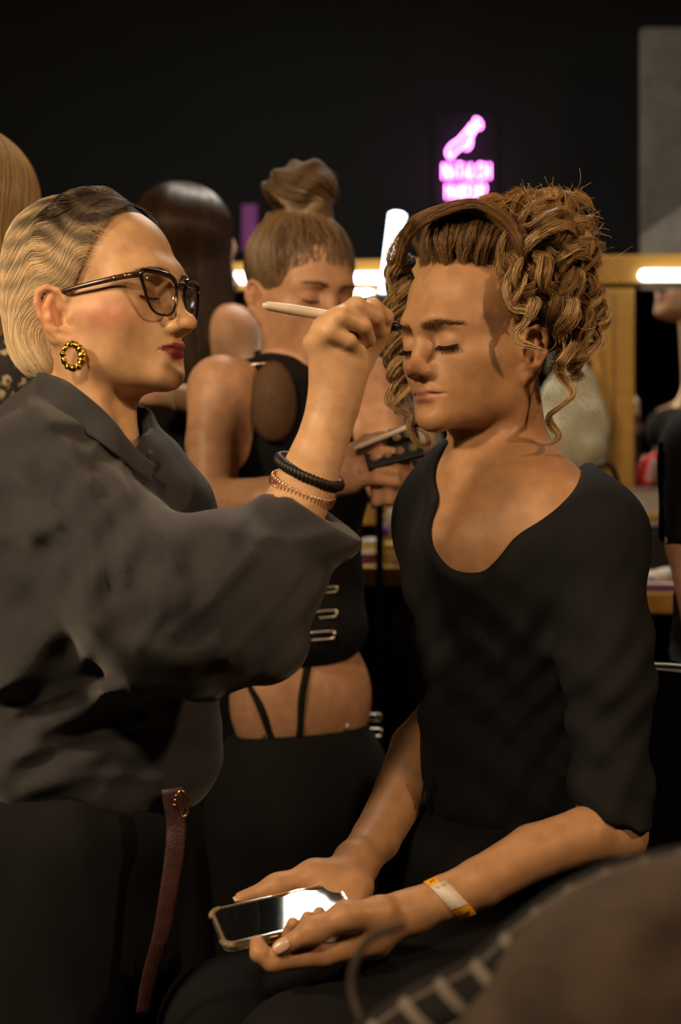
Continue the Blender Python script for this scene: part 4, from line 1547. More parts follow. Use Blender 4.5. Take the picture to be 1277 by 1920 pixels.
tag(woman, 'make-up artist in glasses and charcoal shirt with slicked blonde bob, working at left', 'person')
for x in (1, -1):
    brow_hairs(RW, tW, sW, SW_, x, (0.16, 0.09, 0.045), rng, M['hair'], woman, n=130, z0=0.0185, thick=0.0036)
    lashes(RW, tW, sW, SW_, x, rng, M['hair'], woman, length=0.0075, droop=0.35)

# --- hair: slicked finger wave into a short bob
S = Sdf()
S.frame(RW, tW, sW)
S.ell((0, -0.022, 0.046), (0.0795, 0.1010, 0.0850), 0.01)
S.ell((0, -0.062, -0.004), (0.072, 0.056, 0.060), 0.03)
S.ell((0, -0.070, -0.045), (0.060, 0.040, 0.034), 0.03)
for x in (1, -1):
    S.ell((x * 0.050, -0.050, -0.030), (0.026, 0.030, 0.050), 0.02)
SH = Sdf()
SH.ops = list(S.ops)           # surface the strands run on
S.ell((0, 0.083, 0.005), (0.090, 0.075, 0.080), 0.004, 's')
for x in (1, -1):
    S.ell((x * 0.080, 0.030, -0.02), (0.035, 0.046, 0.070), 0.004, 's')
    S.ell((x * 0.090, 0.000, -0.024), (0.040, 0.028, 0.036), 0.004, 's')
    S.ell((x * 0.06, 0.014, -0.085), (0.05, 0.045, 0.045), 0.004, 's')
S.frame()
v, f = S.mesh(tW - 0.16, tW + 0.16, 0.0035)
wq = (v - tW) @ RW / sW


def wom_col(p, u=0.0):
    q = (p - tW) @ RW / sW
    dark = np.clip((q[:, 2] - 0.045) / 0.05, 0, 1) * np.clip((q[:, 1] + 0.075) / 0.06, 0, 1)
    st = 0.5 + 0.5 * np.sin(q[:, 2] * 260 + q[:, 1] * 90 + 2.5 * np.sin(q[:, 1] * 60))
    w = np.clip(dark * 1.0 + (0.55 * st - 0.15) * np.clip((q[:, 2] + 0.02) / 0.05, 0, 1), 0, 1)[:, None]
    return np.array((0.95, 0.78, 0.51)) * (1 - w) + np.array((0.070, 0.046, 0.027)) * w


wh = make('hair', v, f, M['hair_base'], woman, colors=wom_col(v) * 0.75)
wh['label'] = 'short blonde bob slicked back in waves with dark roots'
NS = 6000
st = []
while len(st) < NS:
    t_ = rng.uniform(0, 1)
    side = -1 if rng.uniform() < 0.86 else 1
    if len(st) % 6 == 0:          # behind the ear
        q = np.array([side * 0.085, -0.030 - 0.03 * t_, rng.uniform(-0.045, 0.005)])
    elif rng.uniform() < 0.72:    # hairline from the crown parting over the temple to the ear
        q = np.array([side * (0.008 + 0.067 * t_ ** 0.8), 0.058 - 0.052 * t_ ** 1.5 - rng.uniform(0, 0.012), 0.105 - 0.098 * t_ ** 1.5])
    else:
        q = np.array([side * rng.uniform(0.0, 0.05), rng.uniform(-0.06, 0.06), 0.13])
    st.append(q)
st = np.array(st)
starts = (st * sW) @ RW.T + tW
jit = rng.normal(0, 1, (NS, 3))
jw = rng.uniform(0.75, 1.25, NS)


def wom_dir(p, i):
    q = (p - tW) @ RW / sW
    z, y = q[:, 2], q[:, 1]
    # backwards over the top, bending down behind the ear, tucked to the nape
    a = np.interp(y, [-0.12, -0.085, -0.04, 0.02, 0.07], [-1.55, -1.25, -0.55, -0.20, -0.05])
    a = a + 0.85 * np.sin(y * 95 + 40 * np.abs(q[:, 0]) + 0.9) * np.clip((z + 0.005) / 0.05, 0, 1) * np.clip((y + 0.07) / 0.05, 0, 1)
    low = np.clip((-0.015 - z) / 0.03, 0, 1)
    a = a * (1 - low) + (-1.85) * low
    d = np.stack([np.sign(q[:, 0]) * 0.05 * np.ones(len(q)), -np.cos(a), np.sin(a)], 1) + jit * 0.05
    return d @ RW.T


def wcol(p, u):
    c = wom_col(p) * wmul
    return c


wmul = rng.uniform(0.7, 1.25, (NS, 1))
pts, rad, col = flow_hair(SH, starts, wom_dir, 40, 0.0062, 0.0030, 0.00036, wcol, rng)
pts += (RW @ np.array([0, 0, 0]))[None, None] + rng.normal(0, 0.0007, (NS, 1, 3))
# raise waves a little so that they have relief
q = (pts.reshape(-1, 3) - tW) @ RW / sW
rel = (0.0034 * (0.9 + np.sin(q[:, 1] * 95 + 40 * np.abs(q[:, 0]) + 0.2)) * np.clip((q[:, 2] + 0.01) / 0.04, 0, 1)).reshape(NS, -1)
cen = tW + RW @ np.array([0, -0.02, 0.02])
dirn = pts - cen
dirn /= np.linalg.norm(dirn, axis=2, keepdims=True)
pts = pts + dirn * rel[..., None]
# stop strands that reach below the nape / over the ear
q = (pts - tW) @ RW / sW
bad = (q[..., 2] < -0.082 + 0.010 * np.sin(st[:, :1] * 300)) | ((q[..., 1] > -0.022) & (q[..., 2] < -0.002) & (np.abs(q[..., 0]) > 0.05)) | ((q[..., 1] > -0.025) & (q[..., 2] < -0.04))
for i in range(NS):
    w = np.nonzero(bad[i])[0]
    if len(w):
        k = max(w[0], 1)
        pts[i, k:] = pts[i, k - 1]
        rad[i, k:] = 0
keep = (np.linalg.norm(pts[:, 8] - pts[:, 0], axis=1) > 0.004)
build_strands('hair_strands', [(pts[keep], rad[keep], col[keep])], M['hair'], wh)
n = 60
fl = []
for i in range(n):
    x0, y0 = rng.uniform(95, 300), 0
    y0 = np.interp(x0, [95, 140, 190, 240, 300], [425, 400, 392, 402, 436]) + rng.uniform(0, 10)
    dep = tW[1] + rng.uniform(-0.03, 0.04)
    fl.append(spline([P(x0 + 14, y0 + 8, dep), P(x0, y0, dep), P(x0 - rng.uniform(14, 30), y0 - rng.uniform(-6, 7), dep), P(x0 - rng.uniform(34, 50), y0 + rng.uniform(-4, 12), dep)], 14))
fl = np.stack(fl)
build_strands('flyaway_hair', [(fl, np.full(fl.shape[:2], 0.00018), np.tile((0.45, 0.34, 0.2), fl.shape[:2] + (1,)))], M['hair'], wh)

# --- charcoal shirt
M['charcoal'] = cloth_mat('charcoal_cotton', (0.034, 0.0355, 0.0405), 0.9, 650, sheen=0.15)
FOLDS = [  # (points px,py, half width m, height m)
    ([(85, 800), (150, 880), (175, 1010), (165, 1170)], 0.016, 0.012), ([(40, 870), (55, 960), (60, 1010)], 0.016, 0.008),
    ([(120, 930), (135, 1050), (150, 1180), (200, 1270)], 0.010, -0.003), ([(230, 900), (250, 1010), (230, 1060)], 0.014, 0.008),
    ([(195, 1010), (215, 1110), (245, 1220)], 0.012, -0.003), ([(300, 960), (330, 1040), (345, 1130)], 0.022, 0.010),
    ([(360, 1040), (365, 1130), (340, 1210)], 0.014, -0.003), ([(430, 1000), (400, 1100), (420, 1200)], 0.020, 0.010),
    ([(200, 1200), (320, 1235), (450, 1230)], 0.016, 0.006), ([(500, 980), (560, 1060), (640, 1060)], 0.012, -0.003),
    ([(0, 1290), (60, 1240), (90, 1200)], 0.018, 0.012), ([(0, 1450), (80, 1370), (190, 1320)], 0.018, 0.014), ([(0, 1390), (90, 1310), (200, 1270)], 0.014, -0.003),
    ([(20, 1500), (140, 1430), (260, 1400)], 0.016, 0.010), ([(0, 1180), (60, 1120), (90, 1040)], 0.016, -0.003), ([(230, 1290), (300, 1390), (320, 1480)], 0.018, 0.008),
    ([(125, 835), (190, 950), (235, 1090)], 0.008, 0.006), ([(175, 850), (265, 950), (325, 1060)], 0.008, 0.005), ([(330, 1185), (400, 1125), (475, 1040)], 0.008, 0.005),
    ([(425, 1235), (500, 1155), (565, 1065)], 0.008, 0.005), ([(255, 1215), (300, 1150), (300, 1080)], 0.007, 0.004), ([(30, 1335), (140, 1290), (235, 1290)], 0.008, 0.006),
    ([(20, 1425), (150, 1385), (275, 1350)], 0.008, 0.006), ([(50, 1485), (180, 1455), (300, 1455)], 0.008, 0.005), ([(500, 1010), (560, 1010), (625, 1000)], 0.007, 0.004),
    ([(25, 900), (75, 930), (120, 1010)], 0.007, 0.005), ([(250, 1360), (330, 1330), (400, 1310)], 0.008, 0.005),
    ([(60, 760), (90, 790), (150, 800)], 0.008, 0.006), ([(0, 1010), (60, 1000), (110, 980)], 0.010, 0.005)]


def wom_folds(p, d):
    e = np.zeros(d.shape, np.float32)
    for pts, w, h in FOLDS:
        q = np.array([P(x, y, 1.5) for x, y in pts])[:, [0, 2]].astype(np.float32)
        best = np.full(d.shape, 9.0, np.float32)
        xz = p[..., [0, 2]] * (1.5 / p[..., 1:2])
        xz[..., 1] = (p[..., 2] - CAMZ) * (1.5 / p[..., 1]) + CAMZ
        for a, b in zip(q[:-1], q[1:]):
            ab = b - a
            t = np.clip(((xz - a) @ ab) / (ab @ ab), 0, 1)
            r = xz - a - t[..., None] * ab
            best = np.minimum(best, (r * r).sum(-1))
        e += h * np.exp(-best / (w * w))
    x, z = p[..., 0], p[..., 2]
    e += 0.0022 * np.sin((x + 0.7 * z) * 70 + 2 * np.sin(z * 25)) + 0.0014 * np.sin((z - 0.6 * x) * 120 + 2 * np.sin(x * 40))
    return d - e.astype(np.float32)


S = Sdf()
S.ell(P(150, 985, 1.600), (0.155, 0.115, 0.130), 0.02)
S.ell(P(170, 1240, 1.610), (0.150, 0.120, 0.180), 0.06)
S.ell(P(165, 1430, 1.600), (0.150, 0.130, 0.070), 0.05)
S.cap(P(150, 850, 1.600), P(60, 905, 1.500), 0.060, 0.070, 0.05)
S.cap(P(150, 850, 1.600), P(270, 930, 1.700), 0.055, 0.065, 0.05)
S.ell(P(130, 800, 1.585), (0.075, 0.070, 0.050), 0.04)
S.path([P(90, 920, 1.490), P(190, 1050, 1.430), P(300, 1140, 1.385)], [0.072, 0.075, 0.078], 0.02, k0=0.05)
S.path([P(300, 1140, 1.385), P(400, 1110, 1.400), P(500, 1060, 1.435), P(590, 970, 1.460)], [0.078, 0.075, 0.062, 0.044], 0.02)
S.ell(P(420, 1190, 1.400), (0.080, 0.050, 0.048), 0.05, rot=rotm('Y', 12))
S.ell(P(600, 1010, 1.462), (0.040, 0.042, 0.030), 0.03, rot=rotm('Y', -25))
S.ell(P(70, 1020, 1.505), (0.085, 0.085, 0.095), 0.06)
S.ell(P(140, 1185, 1.500), (0.095, 0.080, 0.075), 0.06)
S.ell(P(215, 1180, 1.480), (0.065, 0.060, 0.050), 0.05)
S.warp(wom_folds)
S.snip(P(560, 960, 1.46), P(620, 830, 1.478), 0.085, P(575, 940, 1.462), (0.55, -0.10, 0.80))       # open cuff
S.cap(P(545, 985, 1.450), P(585, 915, 1.468), 0.0375, 0.0375, 0.004, 's')
S.cap(hw_((0, -0.02, -0.02)), P(188, 800, 1.570), 0.060, 0.054, 0.006, 's')    # neck opening
S.cap(P(205, 800, 1.530), P(262, 880, 1.500), 0.036, 0.010, 0.006, 's')
v, f = S.mesh((P(0, 0, 1.6)[0] - 0.13, 1.24, P(0, 1535, 1.55)[2]), (P(680, 0, 1.5)[0] + 0.03, 1.82, P(0, 690, 1.6)[2]), 0.0042)
shirt = make('shirt', v, f, M['charcoal'], woman)
shirt['label'] = 'loose charcoal cotton shirt with wide sleeves'
# collar: thick folded band round the neck, higher at the nape
top = spline([P(62, 702, 1.58), P(78, 698, 1.535), P(120, 712, 1.495), P(165, 742, 1.475), P(215, 792, 1.470), P(258, 842, 1.478), P(290, 872, 1.487)], 40)
bot = spline([P(45, 775, 1.60), P(58, 785, 1.525), P(110, 800, 1.475), P(165, 815, 1.455), P(215, 848, 1.450), P(250, 880, 1.460), P(286, 906, 1.475)], 40)
mid = (top + bot) / 2 + np.array([-0.004, -0.007, 0.004])
V, F = [], []
nn = 9
for i in range(40):
    for j in range(nn):
        u = j / (nn - 1)
        p0 = (1 - u) ** 2 * top[i] + 2 * u * (1 - u) * mid[i] + u ** 2 * bot[i]
        V.append(p0 + np.array([0.0010, 0.0025, 0.0]) * math.sin(i * 0.5 + u * 2))
    for j in range(nn):
        u = 1 - j / (nn - 1)
        p0 = (1 - u) ** 2 * (top[i] + [0, 0.004, -0.001]) + 2 * u * (1 - u) * (mid[i] + [0, 0.005, 0]) + u ** 2 * (bot[i] + [0, 0.006, 0])
        V.append(p0)
R2 = 2 * nn
for i in range(39):
    for j in range(R2):
        F.append([i * R2 + j, i * R2 + (j + 1) % R2, (i + 1) * R2 + (j + 1) % R2, (i + 1) * R2 + j])
F += [list(range(R2)), [39 * R2 + j for j in range(R2)][::-1]]
make('collar', V, F, M['charcoal'], shirt)
# stand of the collar on the far side and back of the neck
g = spline([P(60, 720, 1.59), P(100, 735, 1.640), P(170, 775, 1.655), P(235, 830, 1.620), P(285, 885, 1.52)], 30)
v, f = tube(g, 0.020, 10, flat=(0.25, (0, 1, 0.3)))
make('collar_stand', v, f, M['charcoal'], shirt)

# --- dark trousers and boots
S = Sdf()
S.ell(P(165, 1530, 1.600), (0.120, 0.115, 0.075), 0.02)
for x, d_ in ((110, 1.53), (215, 1.68)):
    a = P(x, 1580, d_)
    b = np.array([a[0] - 0.01, a[1], 0.09])
    S.cap(a, (a + b) / 2, 0.088, 0.075, 0.04)
    S.cap((a + b) / 2, b, 0.075, 0.065, 0.02)
S.warp(lambda p, d: d + (0.004 * np.sin(p[..., 2] * 28 + 3 * np.sin(p[..., 0] * 25)) * np.sin(p[..., 0] * 45)).astype(np.float32))
v, f = S.mesh((-0.55, 1.40, 0.06), (-0.05, 1.84, P(0, 1440, 1.6)[2]), 0.007)
M['dark_wool'] = cloth_mat('dark_wool', (0.0042, 0.0050, 0.0062), 0.9, 500)
make('trousers', v, f, M['dark_wool'], woman)
for x, d_ in ((110, 1.53), (215, 1.68)):
    a = P(x, 1580, d_)
    fx = np.array([a[0] - 0.01, a[1], 0])
    S = Sdf()
    S.cap(fx + [0, 0, 0.050], fx + [0.14, -0.05, 0.030], 0.045, 0.034, 0.03)
    S.cap(fx + [0, 0, 0.12], fx + [0, 0, 0.05], 0.050, 0.048, 0.03)
    S.plane((0, 0, 0.004), (0, 0, -1), 0.004)
    v, f = S.mesh(fx + [-0.1, -0.2, -0.02], fx + [0.25, 0.12, 0.2], 0.007)
    make('boot', v, f, M['black_twill'], woman)

# ------------------------------------------------------------------ glasses
def lens_outline(sx):
    """cat-eye lens rim in head coordinates, sx = -1 right eye"""
    o = [(0.0085, 0.0010), (0.0095, 0.0120), (0.0200, 0.0185), (0.0380, 0.0205), (0.0565, 0.0205), (0.0610, 0.0150), (0.0575, 0.0020), (0.0520, -0.0150), (0.0440, -0.0245), (0.0300, -0.0270), (0.0180, -0.0240), (0.0110, -0.0130)]
    out = []
    for x, z in o:
        out.append((sx * x, 0.1050 - 0.20 * x - 2.6 * max(0, x - 0.03) ** 2 + 0.06 * (z - 0.02), z - 0.004))
    return np.array(out)


M['frame_black'] = plain('frame_black', (0.012, 0.010, 0.010), 0.12, spec=0.7)
M['frame_brown'] = plain('frame_brown', (0.055, 0.022, 0.016), 0.2, c2=(0.02, 0.012, 0.01), scale=200, spec=0.7)
M['lens'] = lens_mat('lens')
gl = empty('eyeglasses', hw_((0, 0.09, -0.004)))
tag(gl, 'black cat-eye eyeglasses worn by the make-up artist', 'glasses')
for sx in (-1, 1):
    o = spline(lens_outline(sx), 72, closed=True)
    z = o[:, 2]
    r = np.interp(z, [-0.031, -0.02, 0.006, 0.015], [0.0013, 0.0015, 0.0021, 0.0030])
    v, f = ring(o, r, 8)
    rim = make('rim', (v * sW) @ RW.T + tW, f, M['frame_black'], gl)
    c = o.mean(0)
    V = np.concatenate([[c + [0, 0.0022, 0]], c + (o - c) * 0.6 + [0, 0.0014, 0], o, [c + [0, 0.0004, 0]], c + (o - c) * 0.6 + [0, -0.0004, 0], o + [0, -0.0016, 0]])
    m = len(o)
    F = []
    for base, fl_ in ((0, 1), (1 + 2 * m, -1)):
        for j in range(m):
            j2 = (j + 1) % m
            F.append([base, base + 1 + j, base + 1 + j2][::fl_])
            F.append([base + 1 + j, base + 1 + m + j, base + 1 + m + j2, base + 1 + j2][::fl_])
    for j in range(m):
        j2 = (j + 1) % m
        F.append([1 + m + j, 2 + 2 * m + m + j, 2 + 2 * m + m + j2, 1 + m + j2])
    make('lens', (V * sW) @ RW.T + tW, F, M['lens'], rim)
    tip = np.array([sx * 0.0600, o[np.argmax(np.abs(o[:, 0]))][1] - 0.001, 0.0125])
    g = spline([tip, (sx * 0.0680, tip[1] - 0.012, 0.0115), (sx * 0.0745, 0.045, 0.0095), (sx * 0.0775, 0.005, 0.0070), (sx * 0.0770, -0.014, 0.0035), (sx * 0.0760, -0.030, -0.012)], 40)
    v, f = tube(g, np.linspace(0.0036, 0.0024, 40), 8, flat=(0.45, (1, 0, 0)))
    tmp = make('temple', (np.asarray(v) * sW) @ RW.T + tW, f, M['frame_brown'], gl)
    for u in (5, 9):
        a = g[u]
        v, f = tube(np.array([a + [sx * 0.0002, 0.0012, 0], a + [sx * 0.0002, -0.0012, 0]]), 0.0039, 8, flat=(0.47, (1, 0, 0)))
        make('metal_inlay', (np.asarray(v) * sW) @ RW.T + tW, f, M['gold_metal'], tmp)
g = spline([(-0.0100, 0.1045, 0.004), (0, 0.1075, 0.0065), (0.0100, 0.1045, 0.004)], 12)
v, f = tube(g, 0.0024, 8)
make('bridge', (np.asarray(v) * sW) @ RW.T + tW, f, M['frame_black'], gl)

# ------------------------------------------------------------------ hammered gold hoop earring
M['gold'] = plain('polished_gold', (0.80, 0.50, 0.10), 0.14, metal=1.0, bmp=0.8, bscale=260)
ec = P(136, 668, hw_((-0.085, -0.01, -0.05))[1] - 0.012)
eu, ev_ = nrm([1, 0.55, 0.05]), nrm([-0.05, 0, 1.0])
a = np.linspace(0, 2 * math.pi, 64, endpoint=False)
g = ec + np.outer(np.cos(a) * 0.0105, eu) + np.outer(np.sin(a) * 0.0128, ev_)
rr_ = 0.0037 + 0.0010 * np.sin(a - 1.57) * -1 + 0.00055 * np.sin(a * 11) + 0.0004 * np.sin(a * 17 + 1)
v, f = ring(g, rr_, 9)
er = make('hoop_earring', v, f, M['gold'], None)
tag(er, 'hammered gold hoop earring under the make-up artist\'s ear', 'earring')
v, f = ring(np.array([ec + ev_ * 0.0165 + np.array([math.cos(t_) * 0.001, 0.004 + math.sin(t_) * 0.005, 0.000]) for t_ in np.linspace(0, 6.28, 16, endpoint=False)]), 0.0006, 6)
make('ear_hook', v, f, M['gold'], er)

# ------------------------------------------------------------------ bracelets on the raised wrist
def loop_at(px, py, d, axis, r, n=72, sq=1.0):
    ax = nrm(axis)
    u = nrm(np.cross(ax, [0, 1, 0]))
    w = np.cross(ax, u)
    a = np.linspace(0, 2 * math.pi, n, endpoint=False)
    return P(px, py, d) + np.outer(np.cos(a) * r, u) + np.outer(np.sin(a) * r * sq, w), ax


axw = nrm(P(612, 805, 1.480) - P(575, 905, 1.468) + np.array([0, -0.010, 0]))
M['black_cord'] = plain('black_cord', (0.012, 0.011, 0.011), 0.45)
g, ax = loop_at(580, 884, 1.469, axw + np.array([0.12, -0.28, 0.05]), 0.0345, 150)
tt = np.arange(150)
parts = []
for k in range(2):
    q = g + np.outer(np.cos(tt / 150 * 2 * math.pi * 26 + k * math.pi) * 0.0034, ax) + (g - g.mean(0)) / 0.0345 * (np.sin(tt / 150 * 2 * math.pi * 26 + k * math.pi) * 0.0030)[:, None]
    parts.append(ring(q, 0.0030, 7))
o = make('cord_bracelet', *merge_list(parts), M['black_cord'], None)
tag(o, 'twisted black cord bracelet on the make-up artist\'s raised wrist', 'bracelet')
M['rose_metal'] = plain('rose_metal', (0.85, 0.62, 0.45), 0.18, metal=1.0)
g, ax = loop_at(567, 918, 1.464, axw + np.array([0.12, -0.28, 0.05]), 0.0345, 72)
bro = empty('coil_bracelet', g.mean(0))
tag(bro, 'thin metal coil bracelet below the black cord bracelet', 'bracelet')
gg = spline(g, 900, closed=True)
tt = np.arange(900) / 900 * 2 * math.pi * 52
q = gg + np.outer(np.cos(tt) * 0.0055, ax) + (gg - gg.mean(0)) / 0.0345 * (np.sin(tt) * 0.0014)[:, None]
v, f = ring(q, 0.00055, 5)
make('coil', v, f, M['rose_metal'], bro)

# ------------------------------------------------------------------ make-up brush in her hand
M['white_plastic'] = plain('white_plastic', (0.74, 0.66, 0.55), 0.35)
b0, b1 = P(492, 572, 1.462), P(705, 606, 1.500)
bd = nrm(b1 - b0)
br = empty('make_up_brush', b1)
tag(br, 'pale-handled make-up brush held in the raised hand', 'brush')
L = np.linalg.norm(b1 - b0)
v, f = lathe([(0.0022, 0), (0.0046, 0.006), (0.0056, 0.03), (0.0056, L * 0.7), (0.0040, L * 0.9), (0.0036, L)], b0, 14, bd)
make('handle', v, f, M['white_plastic'], br)
v, f = lathe([(0.0037, 0), (0.0042, 0.002), (0.0042, 0.010), (0.0034, 0.013)], b1, 14, bd)
make('ferrule', v, f, M['rose_metal'], br)
v, f = lathe([(0.0034, 0), (0.0050, 0.006), (0.0048, 0.011), (0.0015, 0.017)], b1 + bd * 0.013, 14, bd)
make('bristles', v, f, M['black_cord'], br)

# ------------------------------------------------------------------ leather strap with a gold buckle hanging at her hip
M['maroon_leather'] = plain('maroon_leather', (0.055, 0.020, 0.018), 0.42, c2=(0.03, 0.014, 0.013), scale=60, bmp=0.4, bscale=400)
sd = 1.46
sp = empty('leather_strap', P(330, 1520, sd))
tag(sp, 'dark maroon leather strap with gold ring buckle hanging at the artist\'s hip', 'strap')
g = spline([P(322, 1478, sd), P(330, 1540, sd), P(328, 1590, sd - 0.005), P(315, 1680, sd - 0.01), P(300, 1760, sd - 0.01), P(278, 1840, sd), P(268, 1900, sd + 0.01)], 50)
v, f = tube(g, 0.0115 - 0.004 * np.linspace(0, 1, 50), 10, flat=(0.22, (0.25, -1, 0.1)))
make('strap', v, f, M['maroon_leather'], sp)
a = np.linspace(0, 2 * math.pi, 40, endpoint=False)
g = P(342, 1507, sd - 0.012) + np.outer(np.cos(a) * 0.0052, nrm([1, 0.3, 0.1])) + np.outer(np.sin(a) * 0.0135, nrm([-0.12, 0, 1]))
v, f = ring(g, 0.0013, 8)
make('buckle_ring', v, f, M['gold_metal'], sp)
v, f = tube(spline([P(338, 1480, sd - 0.012), P(336, 1500, sd - 0.013), P(344, 1522, sd - 0.012)], 10), 0.0010, 6)
make('buckle_pin', v, f, M['gold_metal'], sp)
for k in range(3):
    v, f = lathe([(0.0018, 0), (0.0018, 0.001), (0.001, 0.0016)], P(331 - 2 * k, 1492 + 9 * k, sd - 0.006), 10, (0, -1, 0))
    make('stud', v, f, M['gold_metal'], sp)


# ------------------------------------------------------------------ people in the background
def straight_hair(S, parent, top, n, rng_, cfn, r0, steps, h, dirfn):
    pts, rad, col = flow_hair(S, top, dirfn, steps, h, 0.002, r0, cfn, rng_)
    build_strands('hair_strands', [(pts, rad, col)], M['hair'], parent)


# --- stylist with a bun, black crop top, standing between the two
rng = np.random.default_rng(21)
D3 = 2.22
R3 = head_frame((0.56, -0.83), -12)
t3 = seat_head(R3, 0.97, (-0.0315, 0.082, 0.0), 586, 554, D3 - 0.05)
h3 = lambda q: R3 @ (np.asarray(q, float) * 0.97) + t3
S3 = Sdf()
head(S3, R3, t3, 0.97, zl=0.95)
S3.cap(h3((0, -0.03, -0.05)), P(545, 745, D3 + 0.03), 0.045, 0.050, 0.02)
B3 = head_frame((0.55, -0.83))


def torso3(S, g):
    S.ell(P(555, 860, D3 + 0.03), (0.135 + g, 0.085 + g, 0.16 + g), 0.02, rot=B3)
    S.ell(P(560, 1090, D3 + 0.03), (0.105 + g, 0.080 + g, 0.13 + g), 0.05, rot=B3)
    S.cap(P(545, 735, D3 + 0.03), P(425, 735, D3 - 0.05), 0.045 + g, 0.040 + g, 0.04)
    S.cap(P(545, 735, D3 + 0.03), P(672, 725, D3 + 0.08), 0.045 + g, 0.040 + g, 0.04)


torso3(S3, 0)
S3.ell(P(565, 1310, D3 + 0.03), (0.120, 0.090, 0.12), 0.05, rot=B3)
S3.path([P(412, 728, D3 - 0.06), P(400, 830, D3 - 0.09), P(398, 945, D3 - 0.13)], [0.047, 0.041, 0.036], 0.006, k0=0.04)
S3.path([P(398, 945, D3 - 0.13), P(500, 940, D3 - 0.20), P(600, 912, D3 - 0.24), P(650, 890, D3 - 0.25)], [0.037, 0.034, 0.026, 0.022], 0.006)
S3.path([P(690, 718, D3 + 0.08), P(712, 800, D3 + 0.02), P(728, 905, D3 - 0.06)], [0.042, 0.038, 0.034], 0.006, k0=0.04)
S3.path([P(728, 905, D3 - 0.06), P(745, 905, D3 - 0.16), P(742, 898, D3 - 0.22)], [0.034, 0.028, 0.023], 0.006)
S3.ell(P(655, 880, D3 - 0.25), (0.028, 0.018, 0.034), 0.015)                 # right hand, fingers to the right
for k in range(4):
    S3.path([P(668, 850 + 17 * k, D3 - 0.252), P(708, 842 + 19 * k, D3 - 0.272), P(740, 850 + 18 * k, D3 - 0.272), P(750, 862 + 17 * k, D3 - 0.256)], [0.0098, 0.0084, 0.0074, 0.0062], 0.003, k0=0.008)
S3.path([P(660, 850, D3 - 0.255), P(690, 826, D3 - 0.275), P(722, 816, D3 - 0.285)], [0.0125, 0.0100, 0.0078], 0.005, k0=0.010)
S3.ell(P(758, 912, D3 - 0.225), (0.024, 0.018, 0.032), 0.015)                # left hand curled below
for k in range(4):
    S3.path([P(752, 890 + 14 * k, D3 - 0.240), P(728, 892 + 15 * k, D3 - 0.262), P(706, 900 + 14 * k, D3 - 0.256), P(702, 908 + 13 * k, D3 - 0.242)], [0.0092, 0.0080, 0.0070, 0.0060], 0.003, k0=0.008)
S3.path([P(760, 885, D3 - 0.24), P(756, 858, D3 - 0.262), P(742, 842, D3 - 0.266)], [0.0120, 0.0098, 0.0076], 0.005, k0=0.010)
v, f = S3.mesh((P(340, 0, D3)[0] - 0.05, D3 - 0.32, P(0, 1400, D3)[2] - 0.04), (P(800, 0, D3)[0] + 0.04, D3 + 0.20, t3[2] + 0.15), 0.0038)
p3 = make('person', v, f, M['skin'], colors=skin_color(v, (0.50, 0.29, 0.17), R3, t3, 0.97, 0.95, lips=(0.42, 0.17, 0.13)))
tag(p3, 'stylist with a high bun and black crop top standing behind, looking down', 'person')
for x in (1, -1):
    brow_hairs(R3, t3, 0.97, S3, x, (0.10, 0.055, 0.03), rng, M['hair'], p3, n=70)
    lashes(R3, t3, 0.97, S3, x, rng, M['hair'], p3, n=36)
# hair and bun
S = Sdf()
S.frame(R3, t3, 0.97)
S.ell((0, -0.020, 0.046), (0.0830, 0.1040, 0.0880), 0.01)
S.ell((0, -0.040, 0.160), (0.058, 0.060, 0.044), 0.02)
S.ell((0.01, -0.030, 0.182), (0.046, 0.044, 0.030), 0.02)
S.warp(lambda p, d: d + (0.004 * np.sin(p[..., 2] * 150 + 3 * np.sin(p[..., 0] * 60)) * np.clip((p[..., 2] - t3[2] - 0.11) / 0.02, 0, 1)).astype(np.float32))
SHB = Sdf()
SHB.ops = list(S.ops)
S.ell((0, 0.085, 0.000), (0.092, 0.078, 0.080), 0.004, 's')
for x in (1, -1):
    S.ell((x * 0.080, 0.020, -0.03), (0.035, 0.050, 0.060), 0.004, 's')
S.plane((0, 0, -0.055), (0, 0, -1), 0.01)
S.frame()
v, f = S.mesh(t3 - 0.16, t3 + 0.24, 0.005)
hb = make('hair', v, f, M['hair_base'], p3, colors=np.tile((0.085, 0.050, 0.024), (len(v), 1)))
N3 = 1500
q = np.stack([rng.uniform(-0.078, 0.078, N3), 0.0 * np.ones(N3), rng.uniform(-0.02, 0.11, N3)], 1)
q[:, 1] = 0.055 - 0.08 * (np.abs(q[:, 0]) / 0.078) ** 2 - rng.uniform(0, 0.1, N3)
starts = (q * 0.97) @ R3.T + t3
j3 = rng.normal(0, 0.22, (N3, 3))


def dir3(p, i):
    q = (p - t3) @ R3 / 0.97
    up = np.array([0, -0.035, 0.165]) - q
    swirl = np.stack([-(q[:, 1] + 0.035), q[:, 0], 0 * q[:, 0]], 1)
    w = np.clip((q[:, 2] - 0.115) / 0.02, 0, 1)[:, None]
    d = up / np.linalg.norm(up, axis=1, keepdims=True) * (1 - w) + swirl / (np.linalg.norm(swirl, axis=1, keepdims=True) + 1e-6) * w
    return (d + j3) @ R3.T


m3 = rng.uniform(0.4, 1.5, (N3, 1))
pts, rad, col = flow_hair(SHB, starts, dir3, 26, 0.007, 0.002, 0.0007, lambda p, u: np.array((0.26, 0.17, 0.085)) * m3, rng)
build_strands('hair_strands', [(pts, rad, col)], M['hair'], hb)
